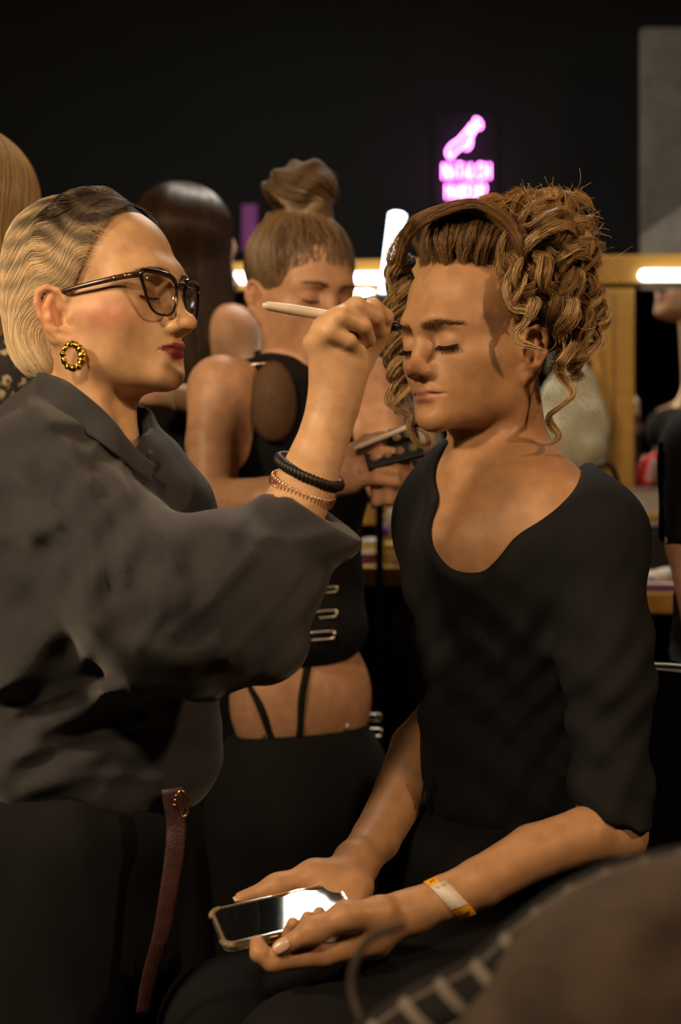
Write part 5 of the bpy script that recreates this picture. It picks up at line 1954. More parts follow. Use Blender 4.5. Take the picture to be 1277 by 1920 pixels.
# crop top
M['black_knit'] = cloth_mat('black_knit', (0.0052, 0.0058, 0.0068), 0.85, 500)
S = Sdf()
torso3(S, 0.006)
S.cap(h3((0, -0.032, -0.105)), P(545, 745, D3 + 0.03), 0.050, 0.056, 0.02)
S.ell(P(560, 1185, D3 + 0.01), (0.112, 0.095, 0.065), 0.04, rot=B3)
for px, dd in ((402, -0.06), (705, 0.09)):
    S.ell(P(px, 740, D3 + dd), (0.040, 0.09, 0.075), 0.006, 's')
S.box(P(560, 1355, D3 + 0.03), (0.25, 0.2, 0.075), 0.004, 0.006, 's', rot=rotm('Y', -7))
v, f = S.mesh((P(400, 0, D3)[0] - 0.06, D3 - 0.14, P(0, 1330, D3)[2]), (P(740, 0, D3)[0] + 0.06, D3 + 0.20, P(0, 640, D3)[2]), 0.006)
ct = make('crop_top', v, f, M['black_knit'], p3)
ct['label'] = 'black sleeveless crop top with metal clasps and sheer panel'
M['sheer'] = cloth_mat('sheer_mesh', (0.10, 0.056, 0.028), 0.7, 900)
V, F = [], []
nu, nv = 16, 8
c3 = P(512, 752, D3 - 0.105)
for i in range(nv + 1):
    for j in range(nu):
        a, r = j / nu * 6.2832, i / nv
        V.append(c3 + np.array([0.034 * r * math.cos(a), 0.035 * r * r * 0.6, 0.062 * r * math.sin(a)]))
for i in range(nv):
    for j in range(nu):
        F.append([i * nu + j, i * nu + (j + 1) % nu, (i + 1) * nu + (j + 1) % nu, (i + 1) * nu + j])
o = make('sheer_panel', V, F, M['sheer'], ct)
m_ = o.modifiers.new('solidify', 'SOLIDIFY')
m_.thickness = 0.002
M['silver'] = plain('silver', (0.75, 0.68, 0.58), 0.25, metal=1.0)


def front_of(S, px, py, d0):
    d = d0
    for _ in range(60):
        e = float(S.ev(P(px, py, d).astype(np.float32)[None, None])[0, 0])
        d += e * 0.8
        if e < 0.0005 or d > d0 + 0.6:
            break
    return d


def clasp(px, py, w, hgt, S, parent, rz=0):
    d = front_of(S, px, py, D3 - 0.3) - 0.003
    n = 20
    a = np.linspace(0, 2 * math.pi, n, endpoint=False)
    c = P(px, py, d)
    g = c + np.stack([np.clip(1.3 * np.cos(a), -1, 1) * w / 2 / 1200, 0 * a, np.clip(1.3 * np.sin(a), -1, 1) * hgt / 2 / 1200 + np.cos(a) * rz * w / 2400], 1)
    v, f = ring(g, 0.0024, 6)
    make('metal_clasp', v, f, M['silver'], parent)


for px, py, w, hgt in ((492, 688, 42, 12), (615, 1106, 34, 10), (606, 1152, 50, 12), (600, 1192, 54, 14)):
    clasp(px, py, w, hgt, S, ct, 0.1)
# low trousers with buckles, dark straps over the hip
S = Sdf()
S.ell(P(565, 1490, D3 + 0.03), (0.155, 0.115, 0.16), 0.02, rot=B3)
for px, dd in ((500, -0.03), (630, 0.08)):
    a = P(px, 1560, D3 + dd)
    b = np.array([a[0], a[1] + 0.02, 0.08])
    S.cap(a, (a + b) / 2, 0.090, 0.070, 0.04)
    S.cap((a + b) / 2, b, 0.070, 0.060, 0.02)
ST = S
S.box(P(565, 1290, D3 + 0.03), (0.3, 0.25, 0.058), 0.004, 0.006, 's', rot=rotm('Y', -7))
v, f = S.mesh((P(380, 0, D3)[0] - 0.1, D3 - 0.16, 0.06), (P(760, 0, D3)[0] + 0.1, D3 + 0.26, P(0, 1320, D3)[2]), 0.009)
tr3 = make('trousers', v, f, M['black_knit'], p3)
for px, py, w, hgt in ((516, 1380, 40, 12), (640, 1362, 24, 8), (703, 1346, 26, 14), (703, 1374, 26, 14)):
    clasp(px, py, w, hgt, ST, tr3)
for pl in ([(462, 1270), (490, 1330), (512, 1392)], [(577, 1250), (566, 1310), (561, 1385)]):
    v, f = tube(spline([P(x, y, front_of(S3, x, y, D3 - 0.3) - 0.002) for x, y in pl], 12), 0.006, 8, flat=(0.4, (0, 1, 0)))
    make('waist_strap', v, f, M['black_knit'], tr3)
for px, dd in ((500, -0.03), (630, 0.08)):
    a = P(px, 1560, D3 + dd)
    S = Sdf()
    fx = np.array([a[0], a[1] + 0.02, 0])
    S.cap(fx + [0, 0, 0.05], fx + [0.09, -0.12, 0.03], 0.045, 0.034, 0.03)
    S.cap(fx + [0, 0, 0.11], fx + [0, 0, 0.05], 0.050, 0.048, 0.03)
    S.plane((0, 0, 0.004), (0, 0, -1), 0.004)
    v, f = S.mesh(fx + [-0.1, -0.22, -0.02], fx + [0.2, 0.12, 0.2], 0.009)
    make('boot', v, f, M['black_knit'], p3)
# palette and brush in the stylist's hands
pal = P(735, 838, D3 - 0.27)
Rp = rotm('Y', -14) @ rotm('X', 62)
o = empty('make_up_palette', pal)
tag(o, 'black make-up palette held in the stylist\'s hands', 'palette')
rbox('tray', pal, (0.040, 0.026, 0.004), M['metal_dark'], o, Rp, 0.002)
for i in range(4):
    for j in range(2):
        v, f = lathe([(0.0065, 0), (0.0065, 0.001)], pal + Rp @ np.array([-0.027 + 0.018 * i, -0.011 + 0.022 * j, 0.004]), 12, Rp[:, 2])
        make('colour_pan', v, f, plain('pan', (0.35 - 0.06 * i, 0.16 + 0.03 * j, 0.10), 0.8), o)
o = empty('make_up_brush', P(690, 818, D3 - 0.29))
tag(o, 'thin make-up brush with pale handle in the stylist\'s fingers', 'brush')
b0, b1 = P(662, 842, D3 - 0.285), P(772, 798, D3 - 0.30)
bd = nrm(b1 - b0)
L = np.linalg.norm(b1 - b0)
v, f = lathe([(0.002, 0), (0.004, 0.01), (0.0035, L * 0.8), (0.003, L)], b0, 10, bd)
make('handle', v, f, M['white_plastic'], o)
v, f = lathe([(0.003, 0), (0.0045, 0.006), (0.001, 0.016)], b1, 10, bd)
make('bristles', v, f, M['black_cord'], o)

# --- woman with long dark hair, seen from behind
rng = np.random.default_rng(31)
D4 = 2.80
R4 = head_frame((0.85, 0.52), -4)
t4 = P(352, 480, D4)
h4 = lambda q: R4 @ np.asarray(q, float) + t4
S = Sdf()
head(S, R4, t4, 1.0)
S.cap(h4((0, -0.03, -0.05)), P(352, 610, D4), 0.045, 0.05, 0.02)
S.cap(P(350, 640, D4), P(432, 622, D4 - 0.06), 0.05, 0.043, 0.04)
S.cap(P(350, 640, D4), P(270, 630, D4 + 0.06), 0.05, 0.043, 0.04)
S.ell(P(352, 740, D4), (0.14, 0.09, 0.17), 0.04)
S.path([P(436, 622, D4 - 0.06), P(444, 700, D4 - 0.10), P(436, 765, D4 - 0.16)], [0.044, 0.038, 0.034], 0.006, k0=0.04)
S.path([P(436, 765, D4 - 0.16), P(380, 752, D4 - 0.20), P(325, 742, D4 - 0.22), P(298, 738, D4 - 0.22)], [0.034, 0.029, 0.022, 0.021], 0.006)
S.ell(P(280, 735, D4 - 0.22), (0.03, 0.014, 0.024), 0.012)
for k in range(4):
    S.path([P(270, 722 + 9 * k, D4 - 0.22), P(245, 724 + 10 * k, D4 - 0.225), P(228, 732 + 9 * k, D4 - 0.22)], [0.009, 0.008, 0.006], 0.004)
S.path([P(285, 720, D4 - 0.225), P(268, 705, D4 - 0.235), P(252, 702, D4 - 0.235)], [0.011, 0.009, 0.007], 0.005)
v, f = S.mesh((P(215, 0, D4)[0] - 0.02, D4 - 0.28, P(0, 930, D4)[2]), (P(480, 0, D4)[0] + 0.03, D4 + 0.2, t4[2] + 0.15), 0.005)
p4 = make('person', v, f, M['skin'], colors=skin_color(v, (0.56, 0.34, 0.21)))
tag(p4, 'person with long dark brown hair turned away, one shoulder bare', 'person')
SH4 = Sdf()
SH4.ell(t4 + [-0.012, -0.012, 0.045], (0.100, 0.112, 0.094), 0.01)
SH4.ell(P(352, 560, D4 - 0.01), (0.090, 0.095, 0.13), 0.04)
SH4.ell(P(345, 690, D4 - 0.04), (0.080, 0.085, 0.14), 0.05)
v, f = SH4.mesh(t4 - [0.2, 0.2, 0.40], t4 + [0.2, 0.2, 0.2], 0.006)
hb = make('hair', v, f, M['hair_base'], p4, colors=np.tile((0.022, 0.011, 0.006), (len(v), 1)))
N4 = 1300
a = rng.uniform(0, 6.28, N4)
starts = t4 + np.stack([0.05 * np.cos(a) * rng.uniform(0, 1, N4), 0.05 * np.sin(a), 0.14 + 0 * a], 1)
j4 = rng.normal(0, 0.06, (N4, 3))


def dir4(p, i):
    o_ = (p - t4) * np.array([1, 1, 0])
    o_ = o_ / (np.linalg.norm(o_, axis=1, keepdims=True) + 1e-6)
    w = np.clip((p[:, 2:3] - t4[2] - 0.03) / 0.10, 0, 1)
    return o_ * w + np.array([0, 0, -1.0]) * (1.05 - w) + j4


m4 = rng.uniform(0.3, 1.4, (N4, 1))
straight_hair(SH4, hb, starts, N4, rng, lambda p, u: np.array((0.060, 0.030, 0.014)) * m4, 0.0009, 40, 0.013, dir4)
S = Sdf()
S.cap(P(350, 640, D4), P(412, 632, D4 - 0.03), 0.056, 0.044, 0.04)
S.cap(P(350, 640, D4), P(270, 630, D4 + 0.06), 0.056, 0.05, 0.04)
S.ell(P(352, 760, D4), (0.148, 0.098, 0.19), 0.04)
S.ell(P(352, 1000, D4), (0.135, 0.10, 0.22), 0.06)
for px in (300, 400):
    a_ = P(px, 1200, D4)
    S.cap(a_, np.array([a_[0], D4, 0.03]), 0.095, 0.06, 0.03)
v, f = S.mesh((P(200, 0, D4)[0] - 0.05, D4 - 0.16, 0.0), (P(480, 0, D4)[0] + 0.05, D4 + 0.2, P(0, 560, D4)[2]), 0.01)
make('black_dress', v, f, M['black_knit'], p4)
g, ax = loop_at(322, 741, D4 - 0.22, (1, 0.1, 0.25), 0.027, 40)
M['cream'] = plain('cream', (0.62, 0.52, 0.36), 0.4)
v, f = ring(g, 0.0042, 8)
o = make('bangle', v, f, M['cream'], None)
tag(o, 'cream bangle on the wrist of the dark-haired person', 'bracelet')

# --- blonde at the left edge
rng = np.random.default_rng(41)
D5 = 2.05
t5 = P(-58, 430, D5)
R5 = head_frame((-0.3, 0.95))
S = Sdf()
head(S, R5, t5, 1.0)
S.cap(R5 @ np.array([0, -0.03, -0.05]) + t5, P(-58, 610, D5), 0.045, 0.05, 0.02)
v, f = S.mesh(t5 - [0.13, 0.15, 0.24], t5 + [0.13, 0.15, 0.16], 0.006)
p5 = make('person', v, f, M['skin'], colors=skin_color(v, (0.5, 0.3, 0.18)))
tag(p5, 'person with long straight blonde hair and black lace jacket at the left edge', 'person')
SH5 = Sdf()
SH5.ell(t5 + [0, 0, 0.045], (0.098, 0.128, 0.100), 0.01)
SH5.ell(P(-58, 560, D5), (0.097, 0.115, 0.17), 0.04)
v, f = SH5.mesh(t5 - [0.2, 0.2, 0.32], t5 + [0.2, 0.2, 0.2], 0.006)
hb = make('hair', v, f, M['hair_base'], p5, colors=np.tile((0.38, 0.25, 0.12), (len(v), 1)))
a = rng.uniform(0, 6.28, N4)
starts = t5 + np.stack([0.05 * np.cos(a) * rng.uniform(0, 1, N4), 0.05 * np.sin(a), 0.14 + 0 * a], 1)
t4_keep, t4 = t4, t5
straight_hair(SH5, hb, starts, N4, rng, lambda p, u: np.array((0.58, 0.40, 0.20)) * (0.6 + 0.5 * m4), 0.0009, 34, 0.010, dir4)
t4 = t4_keep
m, nt, bs = new_mat('black_lace')
r, nz = noise_col(nt, (0.012, 0.011, 0.010), (0.36, 0.30, 0.20), 60, 4)
r.color_ramp.elements[0].position = 0.52
r.color_ramp.elements[1].position = 0.60
nt.links.new(r.outputs[0], bs.inputs['Base Color'])
bs.inputs['Roughness'].default_value = 0.8
M['lace'] = m
S = Sdf()
S.cap(P(-58, 660, D5), P(20, 690, D5 - 0.03), 0.06, 0.055, 0.04)
S.cap(P(-58, 660, D5), P(-200, 690, D5), 0.06, 0.055, 0.04)
S.ell(P(-70, 840, D5), (0.145, 0.10, 0.20), 0.05)
S.path([P(24, 700, D5 - 0.03), P(30, 860, D5), P(20, 1010, D5 - 0.05)], [0.055, 0.05, 0.045], 0.02)
S.ell(P(-70, 1100, D5), (0.14, 0.11, 0.20), 0.05)
for px in (-110, -20):
    a_ = P(px, 1250, D5)
    S.cap(a_, np.array([a_[0], D5, 0.03]), 0.09, 0.06, 0.03)
v, f = S.mesh((P(-260, 0, D5)[0] - 0.05, D5 - 0.2, 0.0), (P(50, 0, D5)[0] + 0.07, D5 + 0.18, P(0, 590, D5)[2]), 0.009)
make('lace_jacket', v, f, M['lace'], p5)

# --- person in a black T-shirt at the right edge
D6 = 2.05
R6 = head_frame((0.3, 0.95))
t6 = P(1439, 590, D6)
S = Sdf()
head(S, R6, t6, 1.0)
S.cap(R6 @ np.array([0, -0.03, -0.05]) + t6, P(1439, 760, D6), 0.052, 0.055, 0.02)
S.ell(P(1439, 900, D6), (0.13, 0.08, 0.14), 0.04)
S.cap(P(1439, 800, D6), P(1332, 850, D6 - 0.02), 0.05, 0.048, 0.04)
S.path([P(1326, 850, D6 - 0.02), P(1310, 1020, D6 - 0.02), P(1336, 1180, D6 - 0.01), P(1364, 1340, D6 + 0.06)], [0.048, 0.046, 0.040, 0.026], 0.006, k0=0.03)
S.ell(P(1366, 1375, D6 + 0.07), (0.020, 0.035, 0.045), 0.012)
for k in range(4):
    S.path([P(1360 + 4 * k, 1400, D6 + 0.045 + 0.016 * k), P(1356 + 4 * k, 1450, D6 + 0.045 + 0.016 * k), P(1354 + 4 * k, 1478, D6 + 0.055 + 0.016 * k)], [0.009, 0.008, 0.006], 0.004)
S.path([P(1359, 1365, D6 + 0.03), P(1352, 1400, D6 + 0.01), P(1350, 1425, D6 + 0.005)], [0.012, 0.010, 0.008], 0.005)
v, f = S.mesh((P(1239, 0, D6)[0], D6 - 0.16, P(0, 1500, D6)[2]), (P(1574, 0, D6)[0], D6 + 0.2, t6[2] + 0.15), 0.006)
p6 = make('person', v, f, M['skin'], colors=skin_color(v, (0.52, 0.30, 0.20)))
tag(p6, 'person in a black T-shirt at the right edge, arm hanging down', 'person')
S = Sdf()
S.ell(P(1439, 890, D6), (0.150, 0.10, 0.15), 0.04)
S.ell(P(1439, 1150, D6), (0.145, 0.11, 0.24), 0.06)
S.cap(P(1439, 800, D6), P(1332, 850, D6 - 0.02), 0.062, 0.062, 0.04)
S.cap(P(1439, 800, D6), P(1544, 850, D6 - 0.02), 0.062, 0.062, 0.04)
S.path([P(1328, 850, D6 - 0.02), P(1310, 1060, D6 - 0.02)], [0.062, 0.060], 0.02)
S.path([P(1550, 850, D6 - 0.02), P(1564, 1060, D6 - 0.02)], [0.062, 0.060], 0.02)
S.snip(P(1310, 1000, D6 - 0.02), P(1314, 1150, D6 - 0.02), 0.075, P(1284, 1018, D6), (0, 0, -1))
S.cap(P(1439, 700, D6), P(1439, 790, D6), 0.06, 0.055, 0.01, 's')
v, f = S.mesh((P(1234, 0, D6)[0], D6 - 0.16, P(0, 1400, D6)[2]), (P(1644, 0, D6)[0], D6 + 0.2, P(0, 720, D6)[2]), 0.007)
make('t_shirt', v, f, M['black_knit'], p6)
S = Sdf()
S.ell(P(1439, 1390, D6), (0.15, 0.12, 0.11), 0.04)
for px in (1370, 1480):
    a_ = P(px, 1440, D6)
    S.cap(a_, np.array([a_[0], D6, 0.03]), 0.085, 0.06, 0.03)
v, f = S.mesh((P(1244, 0, D6)[0], D6 - 0.18, 0.0), (P(1634, 0, D6)[0], D6 + 0.2, P(0, 1290, D6)[2]), 0.01)
make('trousers', v, f, M['black_knit'], p6)
S = Sdf()
S.frame(R6, t6, 1.0)
S.ell((0, -0.022, 0.046), (0.080, 0.100, 0.086), 0.01)
S.ell((0, 0.085, 0.0), (0.09, 0.07, 0.08), 0.004, 's')
S.plane((0, 0, -0.05), (0, 0, -1), 0.01)
S.frame()
v, f = S.mesh(t6 - 0.15, t6 + 0.16, 0.006)
make('hair', v, f, M['hair_base'], p6, colors=np.tile((0.03, 0.02, 0.012), (len(v), 1)))

# --- tall model beside the table, out of frame on the right; seen only in the right-hand mirror
MO = SO - SN * 0.015
refl = lambda p: np.asarray(p, float) - 2 * ((np.asarray(p, float) - MO) @ SN) * SN
rv = lambda d: np.asarray(d, float) - 2 * (np.asarray(d, float) @ SN) * SN
D7 = 3.80
fd = rv((-0.90, -0.42, 0))
R7 = head_frame(fd, 14)
t7 = refl(P(1240, 588, D7)) - R7 @ np.array([0, 0.076, -0.108])
h7 = lambda q: R7 @ np.asarray(q, float) + t7
nb7 = refl(P(1318, 745, D7 + 0.02))
S = Sdf()
head(S, R7, t7, 1.0)
S.cap(h7((0, -0.030, -0.05)), nb7, 0.047, 0.052, 0.02)
S.ell(nb7 - [0, 0, 0.17], (0.10, 0.12, 0.15), 0.05)
for s_ in (1, -1):
    sh = nb7 + R7[:, 0] * 0.15 * s_ - [0, 0, 0.06]
    S.cap(nb7 - [0, 0, 0.03], sh, 0.05, 0.045, 0.04)
    S.path([sh, sh + [0.02, -0.01, -0.30], sh + [0.03, -0.03, -0.54]], [0.045, 0.038, 0.026], 0.006)
v, f = S.mesh(nb7 - [0.30, 0.30, 0.68], np.maximum(nb7, t7) + [0.30, 0.30, 0.17], 0.006)
p7 = make('person', v, f, M['skin'], colors=skin_color(v, (0.58, 0.33, 0.18), R7, t7, 1.0, 1.0, lips=(0.4, 0.15, 0.12)))
tag(p7, 'person with raised chin whose jaw and neck show in the right-hand mirror', 'person')
S = Sdf()
S.ell(nb7 - [0, 0, 0.20], (0.125, 0.135, 0.17), 0.04)
for s_ in (1, -1):
    S.cap(nb7 - [0, 0, 0.05], nb7 + R7[:, 0] * 0.15 * s_ - [0, 0, 0.08], 0.060, 0.062, 0.04)
S.ell(nb7 - [0, 0, 0.52], (0.12, 0.12, 0.20), 0.05)
for s_ in (1, -1):
    a_ = nb7 + R7[:, 0] * 0.07 * s_
    S.cap(a_ - [0, 0, 0.70], np.array([a_[0], a_[1], 0.03]), 0.09, 0.06, 0.03)
v, f = S.mesh((nb7[0] - 0.25, nb7[1] - 0.25, 0.0), nb7 + [0.25, 0.25, 0.06], 0.010)
make('black_dress', v, f, M['black_knit'], p7)
S = Sdf()
S.frame(R7, t7, 1.0)
S.ell((0, -0.022, 0.046), (0.080, 0.100, 0.086), 0.01)
S.ell((0, 0.085, 0.0), (0.09, 0.07, 0.08), 0.004, 's')
S.plane((0, 0, -0.03), (0, 0, -1), 0.01)
S.frame()
v, f = S.mesh(t7 - 0.15, t7 + 0.16, 0.006)
make('hair', v, f, M['hair_base'], p7, colors=np.tile((0.05, 0.03, 0.015), (len(v), 1)))

# ------------------------------------------------------------------ cosmetics and clutter on the tables
def bottle(name, px, w, h, off, z, mat, capmat, label, cat='bottle', tilt=0.0, shape=0):
    """standing container: px = photo column, w/h in metres"""
    c = SP(px, 1040, off)
    c = np.array([c[0], c[1], z])
    ax = nrm([tilt, 0, 1])
    e = empty(name, c)
    tag(e, label, cat)
    prof = {0: [(w * .46, 0), (w * .5, .003), (w * .5, h * .62), (w * .30, h * .74), (w * .22, h * .76), (w * .22, h * .80)],
            1: [(w * .46, 0), (w * .5, .003), (w * .5, h * .68), (w * .46, h * .70)],
            2: [(w * .40, 0), (w * .42, .004), (w * .5, h * .70), (w * .5, h * .72)]}[shape]
    v, f = lathe(prof, c, 16, ax)
    make('body', v, f, mat, e)
    v, f = lathe([(w * (.28 if shape == 0 else .5), prof[-1][1]), (w * (.28 if shape == 0 else .52), prof[-1][1] + .004), (w * (.26 if shape == 0 else .5), h - .003), (w * .2, h)], c, 16, ax)
    make('cap', v, f, capmat, e)
    v, f = lathe([(prof[1][0] + .0006, h * .2), (prof[1][0] + .0006, h * .5)], c, 16, ax, cap=False)
    make('paper_label', v, f, capmat, e)


def carton(name, px, w, h, dp, off, z, mat, label, cat='box', rz=0.0, lid=None):
    c = SP(px, 1040, off)
    e = empty(name, (c[0], c[1], z))
    tag(e, label, cat)
    Rb = SR @ rotm('Z', rz)
    rbox('body', (c[0], c[1], z + h * .45), (w / 2, dp / 2, h * .45), mat, e, Rb, 0.002)
    rbox('lid', (c[0], c[1], z + h * .95), (w / 2 + .0015, dp / 2 + .0015, h * .06), lid or mat, e, Rb, 0.002)


MW = plain('pack_white', (0.66, 0.62, 0.55), 0.4)
MC = plain('pack_cream', (0.60, 0.50, 0.32), 0.4)
MP = plain('pack_purple', (0.16, 0.06, 0.26), 0.4)
MY = plain('pack_yellow', (0.65, 0.46, 0.10), 0.4)
MR = plain('pack_red', (0.55, 0.03, 0.025), 0.35)
MK = plain('pack_black', (0.015, 0.014, 0.014), 0.4)
MG = plain('pack_grey', (0.26, 0.25, 0.26), 0.5)
MB = plain('pack_brown', (0.28, 0.14, 0.07), 0.5)
bottle('lotion_bottle', 742, 0.055, 0.165, 0.20, ZL_, MC, MC, 'tall cream lotion bottle beside the seated person\'s shoulder', 'bottle', 0, 0)
bottle('spray_bottle', 760, 0.050, 0.185, 0.10, ZL_, MW, MW, 'white spray bottle behind the cream lotion bottle', 'bottle', 0, 1)
bottle('jar', 697, 0.050, 0.055, 0.12, ZL_, MY, MW, 'small yellow jar with white lid left of the stand pole', 'jar', 0, 1)
carton('cosmetic_box', 688, 0.055, 0.026, 0.05, 0.24, ZL_, MP, 'flat purple cosmetic box by the artist\'s cuff', 'box', 14, MW)
bottle('jar', 733, 0.040, 0.050, 0.30, ZL_, MY, MY, 'amber jar in front of the cream lotion bottle', 'jar', 0, 1)
carton('compact_case', 757, 0.060, 0.018, 0.06, 0.34, ZL_, MW, 'flat white compact case at the table edge', 'compact', -10, MB)
carton('cosmetic_box', 728, 0.045, 0.030, 0.05, 0.22, ZL_, MK, 'small black cosmetic box beside the amber jar', 'box', 8)
bottle('tube', 712, 0.030, 0.085, 0.26, ZL_, MW, MP, 'slim white tube with purple cap behind the stand pole', 'tube', 0.1, 2)
bottle('jar', 300, 0.050, 0.065, 0.16, ZL_, MW, MC, 'white jar glimpsed beside the artist\'s collar', 'jar', 0, 1)
# right-hand table
cs = SP(1225, 1040, 0.24)
e = empty('cosmetic_case', (cs[0], cs[1], ZR))
tag(e, 'open black cosmetic case on the right-hand table', 'case')
rbox('body', (cs[0] + 0.02, cs[1], ZR + 0.056), (0.105, 0.075, 0.056), MK, e, SR, 0.004)
rbox('tray', (cs[0] + 0.02, cs[1] + 0.004, ZR + 0.119), (0.095, 0.065, 0.007), MK, e, SR, 0.003)
for i, mm in enumerate((MW, MG, MB)):
    rbox('palette_pan', tuple(np.array([cs[0] + 0.02, cs[1], ZR + 0.128]) + SE * (-0.055 + 0.05 * i)), (0.020, 0.045, 0.004), mm, e, SR, 0.002)
carton('organizer_box', 1216, 0.13, 0.060, 0.06, 0.060, ZR + 0.150, MW, 'white organizer box against the bottom rail', 'box', 0, MG)
rs = SP(1216, 1040, 0.06)
rbox('riser_shelf', (rs[0], rs[1], ZR + 0.075), (0.10, 0.04, 0.075), M['plywood'], None, SR, 0.003)
tag(bpy.data.objects['riser_shelf'], 'small plywood riser carrying the white organizer box', 'shelf')
a0 = SP(1213, 896, 0.06)
a0[2] = ZR + 0.150 + 0.0606 + 0.001
e = empty('red_brush_holder', a0)
tag(e, 'red and white striped hairbrush leaning up from the organizer box', 'hairbrush')
ax = nrm(SP(1228, 835, 0.06) - SP(1213, 896, 0.06))
ax = nrm([ax[0], 0.0, ax[2]])
v, f = tube(np.array([a0, a0 + ax * 0.020, a0 + ax * 0.062, a0 + ax * 0.082]), np.array([0.010, 0.017, 0.017, 0.008]), 12, flat=(0.5, (0, 1, 0)))
make('paddle', v, f, MR, e)
for k in range(7):
    c = a0 + ax * (0.018 + 0.0075 * k) + np.array([0.002, -0.009, 0])
    v, f = tube(np.array([c - [0.010, 0, 0], c + [0.010, 0, 0]]), 0.0022, 6)
    make('bristle_row', v, f, MW, e)
for i, (px, r_, mm, lb) in enumerate(((1222, 0.026, MW, 'white powder puff on the right-hand table edge'), (1246, 0.030, MW, 'larger white powder puff beside the hanging arm'), (1208, 0.020, MG, 'grey sponge left of the white powder puffs'), (1210, 0.018, MY, 'yellow make-up sponge by the black cosmetic case'))):
    c = SP(px, 1040, (0.44, 0.42, 0.46, 0.36)[i])
    S = Sdf()
    c = np.array([c[0], c[1], ZR + r_ * 0.72])
    S.ell(c, (r_, r_ * 0.9, r_ * 0.72), 0.01)
    S.ell(c + [r_ * 0.4, 0, r_ * 0.2], (r_ * 0.7, r_ * 0.7, r_ * 0.5), 0.01)
    v, f = S.mesh(c - r_ * 2, c + r_ * 2, 0.004)
    o = make('powder_puff', v, f, mm)
    tag(o, lb, 'sponge')
carton('tissue_pack', 1232, 0.11, 0.016, 0.05, 0.505, ZR, MP, 'flat purple and white tissue pack at the front of the right table', 'pack', 2, MW)
# pale canvas bag hung on the post
c = SP(1072, 780, 0.05)
S = Sdf()
S.ell(c, (0.075, 0.030, 0.125), 0.01)
S.ell(c + [0, 0, -0.06], (0.085, 0.036, 0.09), 0.03)
S.warp(lambda p, d: d + (0.003 * np.sin(p[..., 2] * 70 + p[..., 0] * 90 + 2 * np.sin(p[..., 0] * 60))).astype(np.float32))
v, f = S.mesh(c - [0.12, 0.07, 0.18], c + [0.12, 0.07, 0.18], 0.005)
bag = make('canvas_bag', v, f, cloth_mat('canvas', (0.42, 0.43, 0.33), 0.9, 400))
tag(bag, 'pale green canvas bag hanging on the frame behind the neck', 'bag')
g = spline([c + [-0.05, -0.01, 0.11], c + [-0.03, -0.02, 0.17], c + [0.02, -0.02, 0.17], c + [0.04, -0.01, 0.11]], 20)
v, f = tube(g, 0.006, 8)
make('handle', v, f, MK, bag)
hk = tube(spline([c + [0, 0.0, 0.20], c + [0, -0.03, 0.19], c + [0, -0.03, 0.165]], 10), 0.004, 6)
# chair back visible behind the shoulder, cable loop
g = spline([SP(1112, 880, 0.30), SP(1135, 868, 0.30), SP(1152, 885, 0.30), SP(1160, 925, 0.30), SP(1163, 980, 0.30), SP(1160, 1040, 0.30)], 30)
v, f = tube(g, 0.007, 8)
o = make('hair_dryer_cord', v, f, MK)
tag(o, 'black cord looped over the table behind the shoulder', 'cord')
# notice taped on the mirror
a = SP(491, 618, -0.010)
rbox('paper_notice', tuple(a), (0.017, 0.0006, 0.090), MW, None, SR, 0)
tag(bpy.data.objects['paper_notice'], 'narrow pale paper notice taped on the mirror left of the bun', 'notice')

# ------------------------------------------------------------------ chair the young person sits on
M['brown_leather'] = plain('brown_leather', (0.050, 0.032, 0.020), 0.5, scale=40, bmp=0.3, bscale=300)
sz = P(0, 1900, 1.64)[2] - 0.02
ch = empty('tub_chair', (P(985, 0, 1.68)[0], 1.68, 0))
tag(ch, 'dark brown leather high chair with curved back under the seated person', 'chair')
cc = np.array([P(985, 0, 1.68)[0], 1.68])
rbox('seat', (cc[0], cc[1], sz - 0.04), (0.22, 0.21, 0.04), M['brown_leather'], ch, rotm('Z', 38), 0.03, 4)
V, F = [], []
na, nz_ = 28, 8
for i in range(na):
    t_ = math.radians(-52 + 104 * i / (na - 1)) + math.radians(38)
    for s_, rr in ((0, 0.245), (1, 0.275)):
        for k in range(nz_):
            u = k / (nz_ - 1)
            ztop = P(0, 1268, 1.68)[2] - 0.045 * ((i / (na - 1) - 0.5) * 2) ** 2 - 0.012
            z = sz - 0.06 + (ztop - sz + 0.06) * u
            r_ = rr + 0.02 * u - (0.004 if s_ == 1 and k == nz_ - 1 else 0)
            V.append((cc[0] + r_ * math.cos(t_), cc[1] + r_ * math.sin(t_) * 1.0, z))
st2 = 2 * nz_
for i in range(na - 1):
    for k in range(nz_ - 1):
        b = i * st2 + k
        F += [[b, b + 1, b + st2 + 1, b + st2], [b + nz_, b + nz_ + st2, b + nz_ + st2 + 1, b + nz_ + 1]]
    for k in (0, nz_ - 1):
        b = i * st2 + k
        F.append([b, b + st2, b + st2 + nz_, b + nz_])
for i in (0, na - 1):
    for k in range(nz_ - 1):
        b = i * st2 + k
        F.append([b, b + nz_, b + nz_ + 1, b + 1])
make('backrest', V, F, M['brown_leather'], ch)
top_ = np.array([V[i * st2 + nz_ + nz_ - 1] for i in range(na)]) + [0, 0, 0.003]
v, f = tube(top_, 0.004, 8)
make('top_trim', v, f, M['metal_grey'], ch)
for sx in (-1, 1):
    for sy in (-1, 1):
        q = rotm('Z', 38) @ np.array([sx * 0.18, sy * 0.17, 0])
        v, f = tube(np.array([[cc[0] + q[0], cc[1] + q[1], sz - 0.07], [cc[0] + q[0] * 1.15, cc[1] + q[1] * 1.15, 0.0]]), 0.016, 10)
        make('leg', v, f, M['metal_dark'], ch)

